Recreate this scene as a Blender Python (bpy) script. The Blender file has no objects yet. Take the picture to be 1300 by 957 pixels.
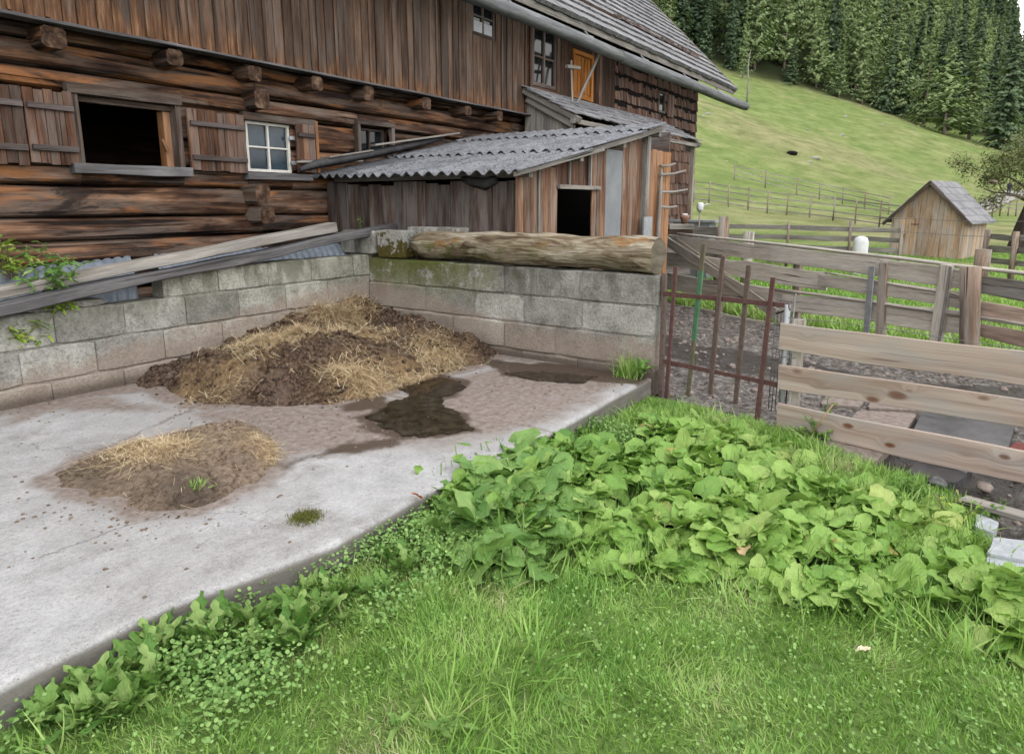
import bpy, math, random
import numpy as np
from mathutils import Vector, Matrix, noise
random.seed(7); rng=np.random.default_rng(7)
sc=bpy.context.scene; COL=sc.collection
R=math.radians
# ------------------------------------------------------------------ camera geometry: barn-aligned axes, X along the barn, Y towards the barn
FOC=850.; CXP=650.; CYP=433.; PITCH=math.atan(173/FOC); H=1.6; YAW=R(34.9)
cP,sP=math.cos(PITCH),math.sin(PITCH)
def ray(x,y):
    a=(x-CXP)/FOC; b=-(y-CYP)/FOC
    X,Y,Z=a,cP+b*sP,-sP+b*cP
    return (X*math.sin(YAW)+Y*math.cos(YAW), -X*math.cos(YAW)+Y*math.sin(YAW), Z)
def G(x,y,z=0.):                       # photo point -> ground height z
    d=ray(x,y); t=(z-H)/d[2]; return Vector((d[0]*t,d[1]*t,z))
def PV(x,y,v):                         # photo point -> wall plane Y=v
    d=ray(x,y); t=v/d[1]; return Vector((d[0]*t,v,H+d[2]*t))
def PL(x,y,a,b):                       # photo point -> vertical plane through ground points a,b
    du,dv=b[0]-a[0],b[1]-a[1]; n=(dv,-du); d=ray(x,y)
    t=(n[0]*a[0]+n[1]*a[1])/(n[0]*d[0]+n[1]*d[1]); return Vector((d[0]*t,d[1]*t,H+d[2]*t))
def W(x,y,z=0.):                       # camera-heading frame (x right, y ahead) -> scene frame
    return Vector((x*math.sin(YAW)+y*math.cos(YAW), -x*math.cos(YAW)+y*math.sin(YAW), z))
def toW(u,v):
    return (u*math.sin(YAW)-v*math.cos(YAW), u*math.cos(YAW)+v*math.sin(YAW))
def AT(px,t,z=0.):                     # on the photo column px, t metres ahead
    return W((px-CXP)/FOC*t*.98,t,z)
# ------------------------------------------------------------------ node helpers
class NT:
    def __init__(s,name):
        s.m=bpy.data.materials.new(name); s.m.use_nodes=True; s.t=s.m.node_tree; s.t.nodes.clear()
        s.out=s.t.nodes.new('ShaderNodeOutputMaterial'); s.b=s.t.nodes.new('ShaderNodeBsdfPrincipled')
        s.t.links.new(s.b.outputs[0],s.out.inputs[0]); s.b.inputs['Specular IOR Level'].default_value=.3
    def n(s,k,**kw):
        o=s.t.nodes.new(k)
        for a,b in kw.items(): setattr(o,a,b)
        return o
    def put(s,inp,val):
        if hasattr(val,'is_linked') or isinstance(val,bpy.types.NodeSocket): s.t.links.new(val,inp)
        else:
            if isinstance(val,(tuple,list)) and len(val)==3 and inp.type=='RGBA': val=(*val,1)
            inp.default_value=val
    def uv(s): return s.n('ShaderNodeTexCoord').outputs['UV']
    def obj(s): return s.n('ShaderNodeTexCoord').outputs['Object']
    def pos(s): return s.n('ShaderNodeNewGeometry').outputs['Position']
    def attr(s,name,vec=False):
        a=s.n('ShaderNodeAttribute',attribute_name=name); return a.outputs['Fac']
    def rnd(s): return s.attr('rnd')
    def vmath(s,op,a,b):
        o=s.n('ShaderNodeVectorMath',operation=op); s.put(o.inputs[0],a); s.put(o.inputs[1],b); return o.outputs[0]
    def xyz(s,x,y,z):
        o=s.n('ShaderNodeCombineXYZ'); s.put(o.inputs[0],x); s.put(o.inputs[1],y); s.put(o.inputs[2],z); return o.outputs[0]
    def sep(s,v,i):
        o=s.n('ShaderNodeSeparateXYZ'); s.put(o.inputs[0],v); return o.outputs[i]
    def math(s,op,a,b=0.,c=None,clamp=False):
        o=s.n('ShaderNodeMath',operation=op); o.use_clamp=clamp; s.put(o.inputs[0],a); s.put(o.inputs[1],b)
        if c is not None: s.put(o.inputs[2],c)
        return o.outputs[0]
    def noise(s,vec,scale=1.,detail=5.,rough=.55,dist=0.):
        o=s.n('ShaderNodeTexNoise'); s.put(o.inputs['Vector'],vec); o.inputs['Scale'].default_value=scale
        o.inputs['Detail'].default_value=detail; o.inputs['Roughness'].default_value=rough; o.inputs['Distortion'].default_value=dist
        return o.outputs[0]
    def voro(s,vec,scale=1.,feat='F1',out=0,rand=1.):
        o=s.n('ShaderNodeTexVoronoi',feature=feat); s.put(o.inputs['Vector'],vec); o.inputs['Scale'].default_value=scale
        o.inputs['Randomness'].default_value=rand
        return o.outputs[out]
    def mapr(s,v,a,b,c=0.,d=1.,smooth=False):
        o=s.n('ShaderNodeMapRange',interpolation_type='SMOOTHSTEP' if smooth else 'LINEAR'); s.put(o.inputs[0],v)
        for i,k in enumerate((a,b,c,d)): s.put(o.inputs[1+i],k)
        return o.outputs[0]
    def ramp(s,f,stops):
        o=s.n('ShaderNodeValToRGB'); s.put(o.inputs[0],f); e=o.color_ramp.elements
        while len(e)<len(stops): e.new(.5)
        for k,(p,c) in zip(e,stops): k.position=p; k.color=(*c,1)
        return o.outputs[0]
    def mix(s,f,a,b,mode='MIX'):
        o=s.n('ShaderNodeMix',data_type='RGBA',blend_type=mode); s.put(o.inputs[0],f); s.put(o.inputs[6],a); s.put(o.inputs[7],b); return o.outputs[2]
    def bump(s,h,st=.5,d=.01,prev=None):
        o=s.n('ShaderNodeBump'); o.inputs['Strength'].default_value=st; o.inputs['Distance'].default_value=d; s.put(o.inputs['Height'],h)
        if prev is not None: s.put(o.inputs['Normal'],prev)
        return o.outputs[0]
    def done(s,col,rough=.8,bump=None,spec=None,metal=None):
        s.put(s.b.inputs['Base Color'],col); s.put(s.b.inputs['Roughness'],rough)
        if bump is not None: s.put(s.b.inputs['Normal'],bump)
        if spec is not None: s.b.inputs['Specular IOR Level'].default_value=spec
        if metal is not None: s.put(s.b.inputs['Metallic'],metal)
        return s.m
def wood(name,dark,mid,light,grey=None,gamt=0.,var=.5,knots=0.,cracks=1.,rough=.8,extra=None,bump=1.,gscale=1.,spread=(.3,.7),csc=42):
    s=NT(name); r=s.rnd(); off=s.xyz(s.math('MULTIPLY',r,91.7),s.math('MULTIPLY',r,37.3),s.math('MULTIPLY',r,11.))
    v=s.vmath('ADD',s.uv(),off)
    g1=s.noise(s.vmath('MULTIPLY',v,(1.3*gscale,16*gscale,1)),1,6,.6,.4)
    g2=s.noise(s.vmath('MULTIPLY',v,(.9,3.,1)),1,4,.6,.6)
    g3=s.noise(s.vmath('MULTIPLY',v,(7,170,1)),1,3,.6)
    f=s.math('ADD',s.math('MULTIPLY',g1,.55),s.math('MULTIPLY',g2,.45))
    a,b=spread
    c=s.ramp(f,[(a,dark),((a+b)/2,mid),(b,light)])
    if grey is not None:
        gn=s.noise(s.vmath('MULTIPLY',v,(.7,5,1)),1.3,4,.6,.3)
        c=s.mix(s.math('MULTIPLY',s.mapr(gn,.42,.62,0,1,True),gamt),c,grey)
    c=s.mix(.45,c,s.ramp(g3,[(.3,(.45,.45,.45)),(.7,(1.35,1.35,1.35))]),'MULTIPLY')
    if cracks:
        ck=s.noise(s.vmath('MULTIPLY',v,(.8 if csc>30 else .45,csc,1)),1,3,.5,.3)
        ckm=s.mapr(ck,.32 if csc<30 else .3,.40 if csc<30 else .365,1,0,True)
        c=s.mix(s.math('MULTIPLY',ckm,.85*min(cracks,1)),c,tuple(k*.15 for k in dark))
    h=s.math('ADD',s.math('MULTIPLY',g3,.35),s.math('MULTIPLY',g1,1.2))
    if cracks: h=s.math('SUBTRACT',h,s.math('MULTIPLY',ckm,cracks))
    if knots:
        kv=s.voro(s.vmath('MULTIPLY',v,(1.7,6.,1)),1.,'F1',0,.9)
        km=s.mapr(kv,.10*knots,.17*knots,1,0,True)
        c=s.mix(km,c,(.16,.06,.025)); c=s.mix(s.mapr(kv,.0,.09*knots,.85,0,True),c,(.05,.02,.01))
    br=s.mapr(r,0,1,1-var,1+var*.8)
    c=s.mix(1,c,s.xyz(br,br,br),'MULTIPLY')
    if extra: c=extra(s,c)
    return s.done(c,rough,s.bump(h,.8*bump,.008),.25)
# ------------------------------------------------------------------ mesh builder
class MB:
    def __init__(s): s.v=[];s.f=[];s.uv=[];s.r=[];s.sm=[];s.mi=[]
    def face(s,idx,uvs,rnd,smooth=False,mi=0): s.f.append(idx);s.uv.extend(uvs);s.r.append(rnd);s.sm.append(smooth);s.mi.append(mi)
    def loft(s,rings,closed=True,caps=True,rnd=None,smooth=False,mi=0,capmi=None):
        if rnd is None: rnd=random.random()
        n=len(rings[0]); base=len(s.v); L=0.; Ls=[0.]
        for i in range(1,len(rings)): L+=(sum(rings[i],Vector())/n-sum(rings[i-1],Vector())/n).length; Ls.append(L)
        per=[0.]
        for j in range(n): per.append(per[-1]+(rings[0][(j+1)%n]-rings[0][j]).length)
        for rg in rings: s.v.extend(rg)
        m=n if closed else n-1
        for i in range(len(rings)-1):
            for j in range(m):
                k=(j+1)%n
                s.face((base+i*n+j,base+i*n+k,base+(i+1)*n+k,base+(i+1)*n+j),
                    [(Ls[i],per[j]),(Ls[i],per[j+1]),(Ls[i+1],per[j+1]),(Ls[i+1],per[j])],rnd,smooth,mi)
        if caps:
            for i,rev in ((0,True),(len(rings)-1,False)):
                ii=[base+i*n+j for j in range(n)]
                c=sum(rings[i],Vector())/n; ax=(rings[i][0]-c).normalized(); 
                nn=(rings[-1][0]-rings[0][0]); nn=nn.normalized() if nn.length>0 else Vector((0,0,1)); ay=nn.cross(ax)
                uvs=[((p-c).dot(ax)*.2,(p-c).dot(ay)) for p in rings[i]]
                if rev: ii=ii[::-1]; uvs=uvs[::-1]
                s.face(tuple(ii),uvs,rnd,False,mi if capmi is None else capmi)
    def beam(s,a,b,w,h,up=(0,0,1),n=1,ch=.004,wob=0.,rnd=None,mi=0,taper=1.,tw=0.):
        """rectangular timber from a to b; w sideways, h along up"""
        a=Vector(a);b=Vector(b);d=(b-a);L=d.length;d.normalize();up=Vector(up)
        sd=d.cross(up).normalized();u2=sd.cross(d).normalized();rings=[]
        ch=min(ch,w*.3,h*.3); sx=random.random()*50
        for i in range(n+1):
            t=i/n;c=a.lerp(b,t)
            if wob: c=c+sd*(noise.noise(Vector((sx,t*L*1.1,0)))*wob)+u2*(noise.noise(Vector((sx,t*L*1.1,9)))*wob)
            k=1+(taper-1)*t
            hw,hh=w/2*k,h/2*k
            if wob: hh*=1+noise.noise(Vector((sx,t*L*1.7,5)))*min(.3,wob*2/h); 
            P=[(-hw+ch,-hh),(hw-ch,-hh),(hw,-hh+ch),(hw,hh-ch),(hw-ch,hh),(-hw+ch,hh),(-hw,hh-ch),(-hw,-hh+ch)]
            ct,st=math.cos(tw*t),math.sin(tw*t)
            rings.append([c+sd*(x*ct-y*st)+u2*(x*st+y*ct) for x,y in P])
        s.loft(rings,rnd=rnd,mi=mi)
    def box(s,x0,x1,y0,y1,z0,z1,grain='x',ch=.003,n=1,wob=0.,rnd=None,mi=0):
        cx,cy,cz=(x0+x1)/2,(y0+y1)/2,(z0+z1)/2
        if grain=='x': s.beam((x0,cy,cz),(x1,cy,cz),abs(y1-y0),abs(z1-z0),(0,0,1),n,ch,wob,rnd,mi)
        elif grain=='y': s.beam((cx,y0,cz),(cx,y1,cz),abs(x1-x0),abs(z1-z0),(0,0,1),n,ch,wob,rnd,mi)
        else: s.beam((cx,cy,z0),(cx,cy,z1),abs(x1-x0),abs(y1-y0),(0,1,0),n,ch,wob,rnd,mi)
    def tube(s,pts,rad,k=10,rnd=None,smooth=True,rough=0.,mi=0,capmi=None,flat=1.):
        pts=[Vector(p) for p in pts]; rings=[]; ph=random.random()*9
        ref=Vector((0,0,1)) if abs((pts[-1]-pts[0]).normalized().z)<.9 else Vector((1,0,0))
        for i,p in enumerate(pts):
            d=(pts[min(i+1,len(pts)-1)]-pts[max(i-1,0)]).normalized()
            sd=d.cross(ref).normalized();u2=sd.cross(d).normalized()
            r=rad[i] if isinstance(rad,(list,tuple)) else rad
            rg=[]
            for j in range(k):
                a=2*math.pi*j/k; rr=r*(1+rough*noise.noise(Vector((math.cos(a)*1.5+ph,math.sin(a)*1.5,i*.35))))
                rg.append(p+sd*math.cos(a)*rr+u2*math.sin(a)*rr*flat)
            rings.append(rg)
        s.loft(rings,rnd=rnd,smooth=smooth,mi=mi,capmi=capmi)
    def grid(s,fn,nu,nv,rnd=0.,smooth=True,uvs=1.,mi=0):
        b=len(s.v)
        for i in range(nu+1):
            for j in range(nv+1): s.v.append(Vector(fn(i/nu,j/nv)))
        for i in range(nu):
            for j in range(nv):
                q=(b+i*(nv+1)+j,b+(i+1)*(nv+1)+j,b+(i+1)*(nv+1)+j+1,b+i*(nv+1)+j+1)
                s.face(q,[(i/nu*uvs,j/nv*uvs),((i+1)/nu*uvs,j/nv*uvs),((i+1)/nu*uvs,(j+1)/nv*uvs),(i/nu*uvs,(j+1)/nv*uvs)],rnd,smooth,mi)
    def build(s,name,mat,parent=None,**tags):
        me=bpy.data.meshes.new(name); org=Vector((0,0,0))
        if parent is not None: org=parent_org(parent)
        elif s.v:
            c=sum(s.v,Vector())/len(s.v); org=Vector((c.x,c.y,min(p.z for p in s.v)))
        me.from_pydata([p-org for p in s.v],[],s.f)
        uvl=me.uv_layers.new(name='UVMap'); uvl.data.foreach_set('uv',np.array(s.uv,dtype=np.float32).ravel())
        at=me.attributes.new('rnd','FLOAT','FACE'); at.data.foreach_set('value',np.array(s.r,dtype=np.float32))
        me.polygons.foreach_set('use_smooth',s.sm)
        for m in (mat if isinstance(mat,(list,tuple)) else [mat]): me.materials.append(m)
        me.polygons.foreach_set('material_index',s.mi); me.update()
        o=bpy.data.objects.new(name,me); COL.objects.link(o)
        if parent is not None: o.parent=parent; o['_o']=tuple(org)
        else: o.location=org
        tag(o,**tags); return o
def parent_org(p):
    v=Vector(p.location)
    while p.parent is not None: p=p.parent; v=v+Vector(p.location)
    return v
def tag(o,label=None,cat=None,group=None,kind=None):
    if '_o' in o.keys(): del o['_o']
    if label: o['label']=label
    if cat: o['category']=cat
    if group: o['group']=group
    if kind: o['kind']=kind
    return o
def thing(name,loc,label,cat,group=None):
    o=bpy.data.objects.new(name,None); o.empty_display_size=.1; o.location=loc; COL.objects.link(o); return tag(o,label,cat,group)
def copy_tree(o,parent=None):
    c=o.copy(); COL.objects.link(c)
    if parent is not None: c.parent=parent
    for ch in [k for k in bpy.data.objects if k.parent==o]: copy_tree(ch,c)
    return c
def npmesh(name,V,F,mat,rnd=None,uv=None,smooth=True,parent=None,vattr=None,**tags):
    """V (N,3) float, F (M,k) int"""
    me=bpy.data.meshes.new(name); k=F.shape[1]
    org=parent_org(parent) if parent is not None else Vector((float(V[:,0].mean()),float(V[:,1].mean()),float(V[:,2].min())))
    V=V-np.array(org)
    me.vertices.add(len(V)); me.vertices.foreach_set('co',V.astype(np.float32).ravel())
    me.loops.add(F.size); me.loops.foreach_set('vertex_index',F.astype(np.int32).ravel())
    me.polygons.add(len(F)); me.polygons.foreach_set('loop_start',np.arange(0,F.size,k,dtype=np.int32)); me.polygons.foreach_set('loop_total',np.full(len(F),k,dtype=np.int32))
    me.polygons.foreach_set('use_smooth',np.full(len(F),smooth))
    if uv is not None: l=me.uv_layers.new(name='UVMap'); l.data.foreach_set('uv',uv.astype(np.float32).ravel())
    if rnd is not None: a=me.attributes.new('rnd','FLOAT','FACE'); a.data.foreach_set('value',rnd.astype(np.float32))
    for n_,d in (vattr or {}).items(): a=me.attributes.new(n_,'FLOAT','POINT'); a.data.foreach_set('value',d.astype(np.float32))
    me.update(calc_edges=True); me.validate()
    for m in (mat if isinstance(mat,(list,tuple)) else [mat]): me.materials.append(m)
    o=bpy.data.objects.new(name,me); COL.objects.link(o)
    if parent is not None: o.parent=parent
    else: o.location=org
    return tag(o,**tags)
def rotm(yaw,pitch,roll):
    cy,sy,cp,sp,cr,sr=np.cos(yaw),np.sin(yaw),np.cos(pitch),np.sin(pitch),np.cos(roll),np.sin(roll)
    M=np.empty((len(yaw),3,3))
    # Rz(yaw) * Rx(pitch) * Ry(roll)
    M[:,0,0]=cy*cr-sy*sp*sr; M[:,0,1]=-sy*cp; M[:,0,2]=cy*sr+sy*sp*cr
    M[:,1,0]=sy*cr+cy*sp*sr; M[:,1,1]=cy*cp; M[:,1,2]=sy*sr-cy*sp*cr
    M[:,2,0]=-cp*sr; M[:,2,1]=sp; M[:,2,2]=cp*cr
    return M
def scatter(name,templates,P,yaw,pitch,roll,scale,mat,**kw):
    """templates: list of (V,F,UV per loop); instance i uses templates[i%len]; all into one mesh"""
    P=np.asarray(P,float); N=len(P); scale=np.asarray(scale,float)
    if scale.ndim==1: scale=scale[:,None].repeat(3,1)
    M=rotm(yaw,pitch,roll); Vs=[];Fs=[];Us=[];Rs=[];b=0; r=kw.pop('rnd',rng.random(N))
    for k,(TV,TF,TU) in enumerate(templates):
        I=np.arange(k,N,len(templates)); 
        if len(I)==0: continue
        sv=TV[None,:,:]*scale[I][:,None,:]
        v=np.einsum('nij,nkj->nki',M[I],sv)+P[I][:,None,:]
        Vs.append(v.reshape(-1,3)); f=TF[None]+(np.arange(len(I))*len(TV))[:,None,None]+b; Fs.append(f.reshape(-1,TF.shape[1])); b+=len(I)*len(TV)
        Us.append(np.tile(TU,(len(I),1))); Rs.append(np.repeat(r[I],len(TF)))
    return npmesh(name,np.concatenate(Vs),np.concatenate(Fs),mat,rnd=np.concatenate(Rs),uv=np.concatenate(Us),**kw)
def fbm(x,y,s=1.,o=4,seed=0.):
    return noise.fractal(Vector((x*s+seed,y*s-seed,seed*.7)),1.,2.,o)
# vectorised value noise for the big sheets
_perm=rng.random((256,256))
def vn(x,y):
    xi=np.floor(x).astype(int);yi=np.floor(y).astype(int);fx=x-xi;fy=y-yi;fx=fx*fx*(3-2*fx);fy=fy*fy*(3-2*fy)
    a=_perm[xi%256,yi%256];b=_perm[(xi+1)%256,yi%256];c=_perm[xi%256,(yi+1)%256];d=_perm[(xi+1)%256,(yi+1)%256]
    return (a*(1-fx)+b*fx)*(1-fy)+(c*(1-fx)+d*fx)*fy
def nf(x,y,s=1.,o=5,g=.5,seed=0):
    t=0;a=1;w=0
    for i in range(o):
        q=s*2**i; t=t+a*vn(x*q*.8+y*q*.6+seed+i*17.3,-x*q*.6+y*q*.8+seed*2+i*31.7); w+=a; a*=g
    return t/w
def inpoly(x,y,poly):
    """signed distance-like: positive inside"""
    px=np.array([p[0] for p in poly]);py=np.array([p[1] for p in poly]);n=len(poly)
    ins=np.zeros(np.shape(x),bool);dm=np.full(np.shape(x),1e9)
    for i in range(n):
        x0,y0,x1,y1=px[i],py[i],px[(i+1)%n],py[(i+1)%n]
        c=((y0>y)!=(y1>y)); 
        with np.errstate(divide='ignore',invalid='ignore'): xx=(x1-x0)*(y-y0)/(y1-y0+1e-12)+x0
        ins^=c&(x<xx)
        l=(x1-x0)**2+(y1-y0)**2+1e-12;t=np.clip(((x-x0)*(x1-x0)+(y-y0)*(y1-y0))/l,0,1)
        dm=np.minimum(dm,np.hypot(x-x0-t*(x1-x0),y-y0-t*(y1-y0)))
    return np.where(ins,dm,-dm)
def sm(a,b,x): t=np.clip((x-a)/(b-a),0,1); return t*t*(3-2*t)
def gp(pts,z=0.): return [tuple(G(x,y,z))[:2] for x,y in pts]
# ================================================================== MATERIALS
def stain_extra(s,c):      # band above the lower board ends, redder towards the near (left) end
    p=s.pos(); z=s.sep(p,2); x=s.sep(p,0)
    r=s.rnd()
    nz=s.noise(s.vmath('MULTIPLY',p,(9,9,1.2)),1,4,.6)
    hi=s.math('ADD',s.mapr(x,2.,5.5,.5,.22),s.math('MULTIPLY',s.math('SUBTRACT',r,.5),.25))
    f=s.mapr(s.math('ADD',z,s.math('MULTIPLY',s.math('SUBTRACT',nz,.5),-.9)),s.math('ADD',3.2,s.math('MULTIPLY',hi,.3)),s.math('ADD',3.3,hi),.95,0,True)
    c=s.mix(s.math('MULTIPLY',f,.8),c,s.ramp(s.noise(s.vmath('MULTIPLY',p,(30,30,3)),1,3,.6),[(.3,(.05,.022,.012)),(.52,(.20,.095,.045)),(.72,(.42,.24,.13))]))
    return c
M={}
def soot(s,c):      # blackened and sun-browned patches of the old logs
    p=s.pos(); v=s.vmath('ADD',s.uv(),s.xyz(s.math('MULTIPLY',s.rnd(),71.),s.math('MULTIPLY',s.rnd(),23.),0.))
    a=s.noise(s.vmath('MULTIPLY',v,(.55,2.2,1)),1.6,5,.65,.8)
    c=s.mix(s.mapr(a,.54,.64,0,.85,True),c,(.016,.011,.010))
    b=s.noise(s.vmath('MULTIPLY',v,(.8,5,1)),1.,5,.6,.5)
    c=s.mix(s.mapr(b,.54,.66,0,.8,True),c,(.36,.155,.06))
    d=s.noise(s.vmath('MULTIPLY',v,(26,90,1)),1,2,.5)
    return s.mix(s.mapr(d,.70,.75,0,.8,True),c,(.008,.006,.005))
M['log']=wood('aged_log_wood',(.013,.007,.006),(.11,.055,.032),(.42,.235,.14),grey=(.23,.185,.155),gamt=.6,var=.5,cracks=1.,spread=(.36,.66),bump=1.8,extra=soot,csc=15)
M['log_grey']=wood('grey_log_wood',(.05,.035,.027),(.14,.09,.06),(.26,.2,.16),grey=(.24,.21,.19),gamt=.6,var=.3,cracks=1.,spread=(.3,.66),bump=1.5)
M['clad']=wood('weathered_cladding',(.022,.013,.010),(.115,.068,.046),(.27,.175,.12),grey=(.20,.17,.15),gamt=.5,var=.42,cracks=1.,knots=.35,extra=stain_extra,spread=(.28,.7))
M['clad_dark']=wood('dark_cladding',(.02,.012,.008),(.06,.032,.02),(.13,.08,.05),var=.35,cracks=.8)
M['shutter']=wood('shutter_wood',(.022,.011,.008),(.12,.056,.033),(.30,.165,.10),grey=(.22,.19,.17),gamt=.5,var=.35,cracks=.9)
M['frame']=wood('frame_wood',(.03,.02,.016),(.10,.07,.055),(.22,.175,.145),grey=(.26,.23,.22),gamt=.5,var=.25,cracks=.7)
M['shingle']=wood('dark_shingle',(.018,.009,.007),(.12,.055,.033),(.27,.14,.085),grey=(.2,.17,.155),gamt=.55,var=.5,cracks=.8)
M['shake']=wood('grey_roof_shake',(.13,.13,.14),(.29,.29,.31),(.47,.475,.50),var=.2,cracks=1.,bump=1.3)
M['greywood']=wood('silver_wood',(.13,.115,.10),(.31,.285,.255),(.52,.49,.45),grey=(.36,.35,.34),gamt=.4,var=.2,cracks=1.)
M['pole']=wood('grey_pole',(.10,.105,.11),(.22,.23,.24),(.36,.37,.39),var=.1,cracks=.8,gscale=.6)
M['shed']=wood('shed_boards',(.022,.016,.014),(.10,.07,.058),(.24,.19,.165),grey=(.22,.2,.195),gamt=.7,var=.4,cracks=.8,knots=.5)
M['shed_red']=wood('shed_side_boards',(.035,.018,.012),(.19,.10,.06),(.44,.28,.18),grey=(.36,.30,.25),gamt=.55,var=.35,cracks=.9,knots=.4)
M['orange']=wood('orange_boards',(.13,.05,.02),(.42,.2,.09),(.6,.36,.19),grey=(.45,.35,.27),gamt=.3,var=.2,cracks=.8)
M['hatch']=wood('varnished_hatch',(.16,.05,.01),(.42,.16,.03),(.60,.26,.06),var=.15,cracks=.3)
M['oldfence']=wood('lichened_fence',(.17,.15,.125),(.54,.495,.43),(.74,.70,.62),grey=(.62,.60,.56),gamt=.5,var=.18,cracks=1.,bump=1.4)
M['redfence']=wood('reddish_fence',(.22,.15,.115),(.46,.35,.285),(.6,.5,.43),var=.15,cracks=.8)
M['post']=wood('post_wood',(.10,.065,.05),(.28,.205,.155),(.50,.41,.33),grey=(.42,.40,.37),gamt=.75,var=.2,cracks=1.)
M['hut']=wood('hut_boards',(.20,.12,.07),(.50,.34,.22),(.68,.53,.39),grey=(.48,.45,.42),gamt=.75,var=.22,cracks=.7)
M['batten']=wood('dark_batten',(.03,.022,.02),(.10,.08,.075),(.20,.175,.17),var=.2,cracks=.6)
M['ledge']=wood('ledge_board',(.06,.055,.055),(.15,.145,.15),(.28,.275,.28),var=.1,cracks=.6)
M['twig']=wood('twig_bark',(.1,.075,.06),(.24,.19,.16),(.4,.34,.3),var=.2,cracks=.3)
M['bark']=wood('dark_bark',(.03,.022,.018),(.08,.062,.05),(.16,.13,.11),var=.2,cracks=1.,bump=2.)
M['palebark']=wood('pale_bark',(.2,.18,.16),(.35,.33,.3),(.5,.48,.45),var=.2,cracks=.4)
def newboard():
    s=NT('sawn_spruce_board'); r=s.rnd(); uv=s.vmath('ADD',s.uv(),s.xyz(s.math('MULTIPLY',r,17.3),s.math('MULTIPLY',r,7.9),0.))
    kn=s.n('ShaderNodeTexVoronoi',feature='F1'); s.put(kn.inputs['Vector'],s.vmath('MULTIPLY',uv,(3.1,6.,1))); kn.inputs['Scale'].default_value=1; kn.inputs['Randomness'].default_value=1
    d=kn.outputs[0]
    warp=s.math('MULTIPLY',s.mapr(d,0,.4,1,0,True),.07)
    w=s.vmath('ADD',s.vmath('MULTIPLY',uv,(.5,1,1)),s.xyz(0.,warp,0.))
    rings=s.noise(s.vmath('MULTIPLY',w,(1.2,22,1)),1,3,.5,.5)
    fine=s.noise(s.vmath('MULTIPLY',w,(6,190,1)),1,3,.6)
    wav=s.n('ShaderNodeTexWave',wave_type='BANDS',bands_direction='Y'); s.put(wav.inputs['Vector'],w); wav.inputs['Scale'].default_value=16; wav.inputs['Distortion'].default_value=3; wav.inputs['Detail'].default_value=2; wav.inputs['Detail Scale'].default_value=1.2
    c=s.ramp(rings,[(.32,(.34,.25,.20)),(.5,(.50,.395,.335)),(.68,(.60,.51,.45))])
    c=s.mix(s.math('MULTIPLY',s.mapr(wav.outputs[0],.0,.35,1,0,True),.10),c,(.30,.20,.14))
    c=s.mix(.25,c,s.ramp(fine,[(.3,(.5,.5,.5)),(.7,(1.3,1.3,1.3))]),'MULTIPLY')
    gz=s.noise(s.vmath('MULTIPLY',uv,(1.1,5,1)),1.2,4,.6)
    c=s.mix(s.math('MULTIPLY',s.mapr(gz,.42,.6,0,1,True),.55),c,(.42,.40,.385))
    sz=s.sep(kn.outputs[1],0); gate=s.math('GREATER_THAN',sz,.08)
    rad=s.math('MULTIPLY',s.mapr(sz,.08,1,.09,.2),1.)
    edge=s.mapr(d,s.math('MULTIPLY',rad,.9),s.math('MULTIPLY',rad,1.5),1,0,True)
    c=s.mix(s.math('MULTIPLY',s.math('MULTIPLY',edge,gate),.8),c,(.17,.08,.045))
    core=s.mapr(d,s.math('MULTIPLY',rad,.4),s.math('MULTIPLY',rad,.9),1,0,True)
    c=s.mix(s.math('MULTIPLY',s.math('MULTIPLY',core,gate),.9),c,s.mix(s.noise(uv,60,2),(.10,.035,.015),(.28,.10,.04)))
    h=s.math('ADD',fine,s.math('MULTIPLY',wav.outputs[0],.2)); ck=s.mapr(s.noise(s.vmath('MULTIPLY',uv,(.9,60,1)),1,3,.5,.3),.3,.34,1,0,True); c=s.mix(s.math('MULTIPLY',ck,.6),c,(.12,.08,.06)); h=s.math('SUBTRACT',h,ck)
    return s.done(c,.75,s.bump(h,.4,.004),.25)
M['newboard']=newboard()
def rotlog():
    s=NT('rotting_log_bark'); p=s.obj(); uv=s.uv()
    g=s.noise(s.vmath('MULTIPLY',uv,(1.6,12,1)),1,6,.65,1.2)
    f=s.noise(s.vmath('MULTIPLY',uv,(6,70,1)),1,4,.6)
    c=s.ramp(g,[(.3,(.04,.028,.018)),(.41,(.19,.14,.09)),(.52,(.38,.32,.23)),(.66,(.54,.49,.40))])
    o=s.noise(s.vmath('MULTIPLY',uv,(2.5,9,1)),1,3,.5,.8)
    c=s.mix(s.mapr(o,.62,.68,0,.7,True),c,(.34,.17,.06))
    c=s.mix(.6,c,s.ramp(f,[(.3,(.35,.35,.35)),(.7,(1.3,1.3,1.3))]),'MULTIPLY')
    m=s.noise(p,7,4,.6); y=s.sep(p,1)
    mm=s.math('MULTIPLY',s.mapr(m,.46,.6,0,1,True),s.mapr(y,-1.2,1.4,.1,1))
    z=s.sep(p,2); mm=s.math('MULTIPLY',mm,s.mapr(z,.30,.16,0.1,1,True))
    c=s.mix(s.math('MULTIPLY',mm,.75),c,(.12,.14,.025))
    h=s.math('ADD',s.math('MULTIPLY',g,2.),f)
    return s.done(c,.85,s.bump(h,1.,.02),.2)
M['rotlog']=rotlog()
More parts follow.
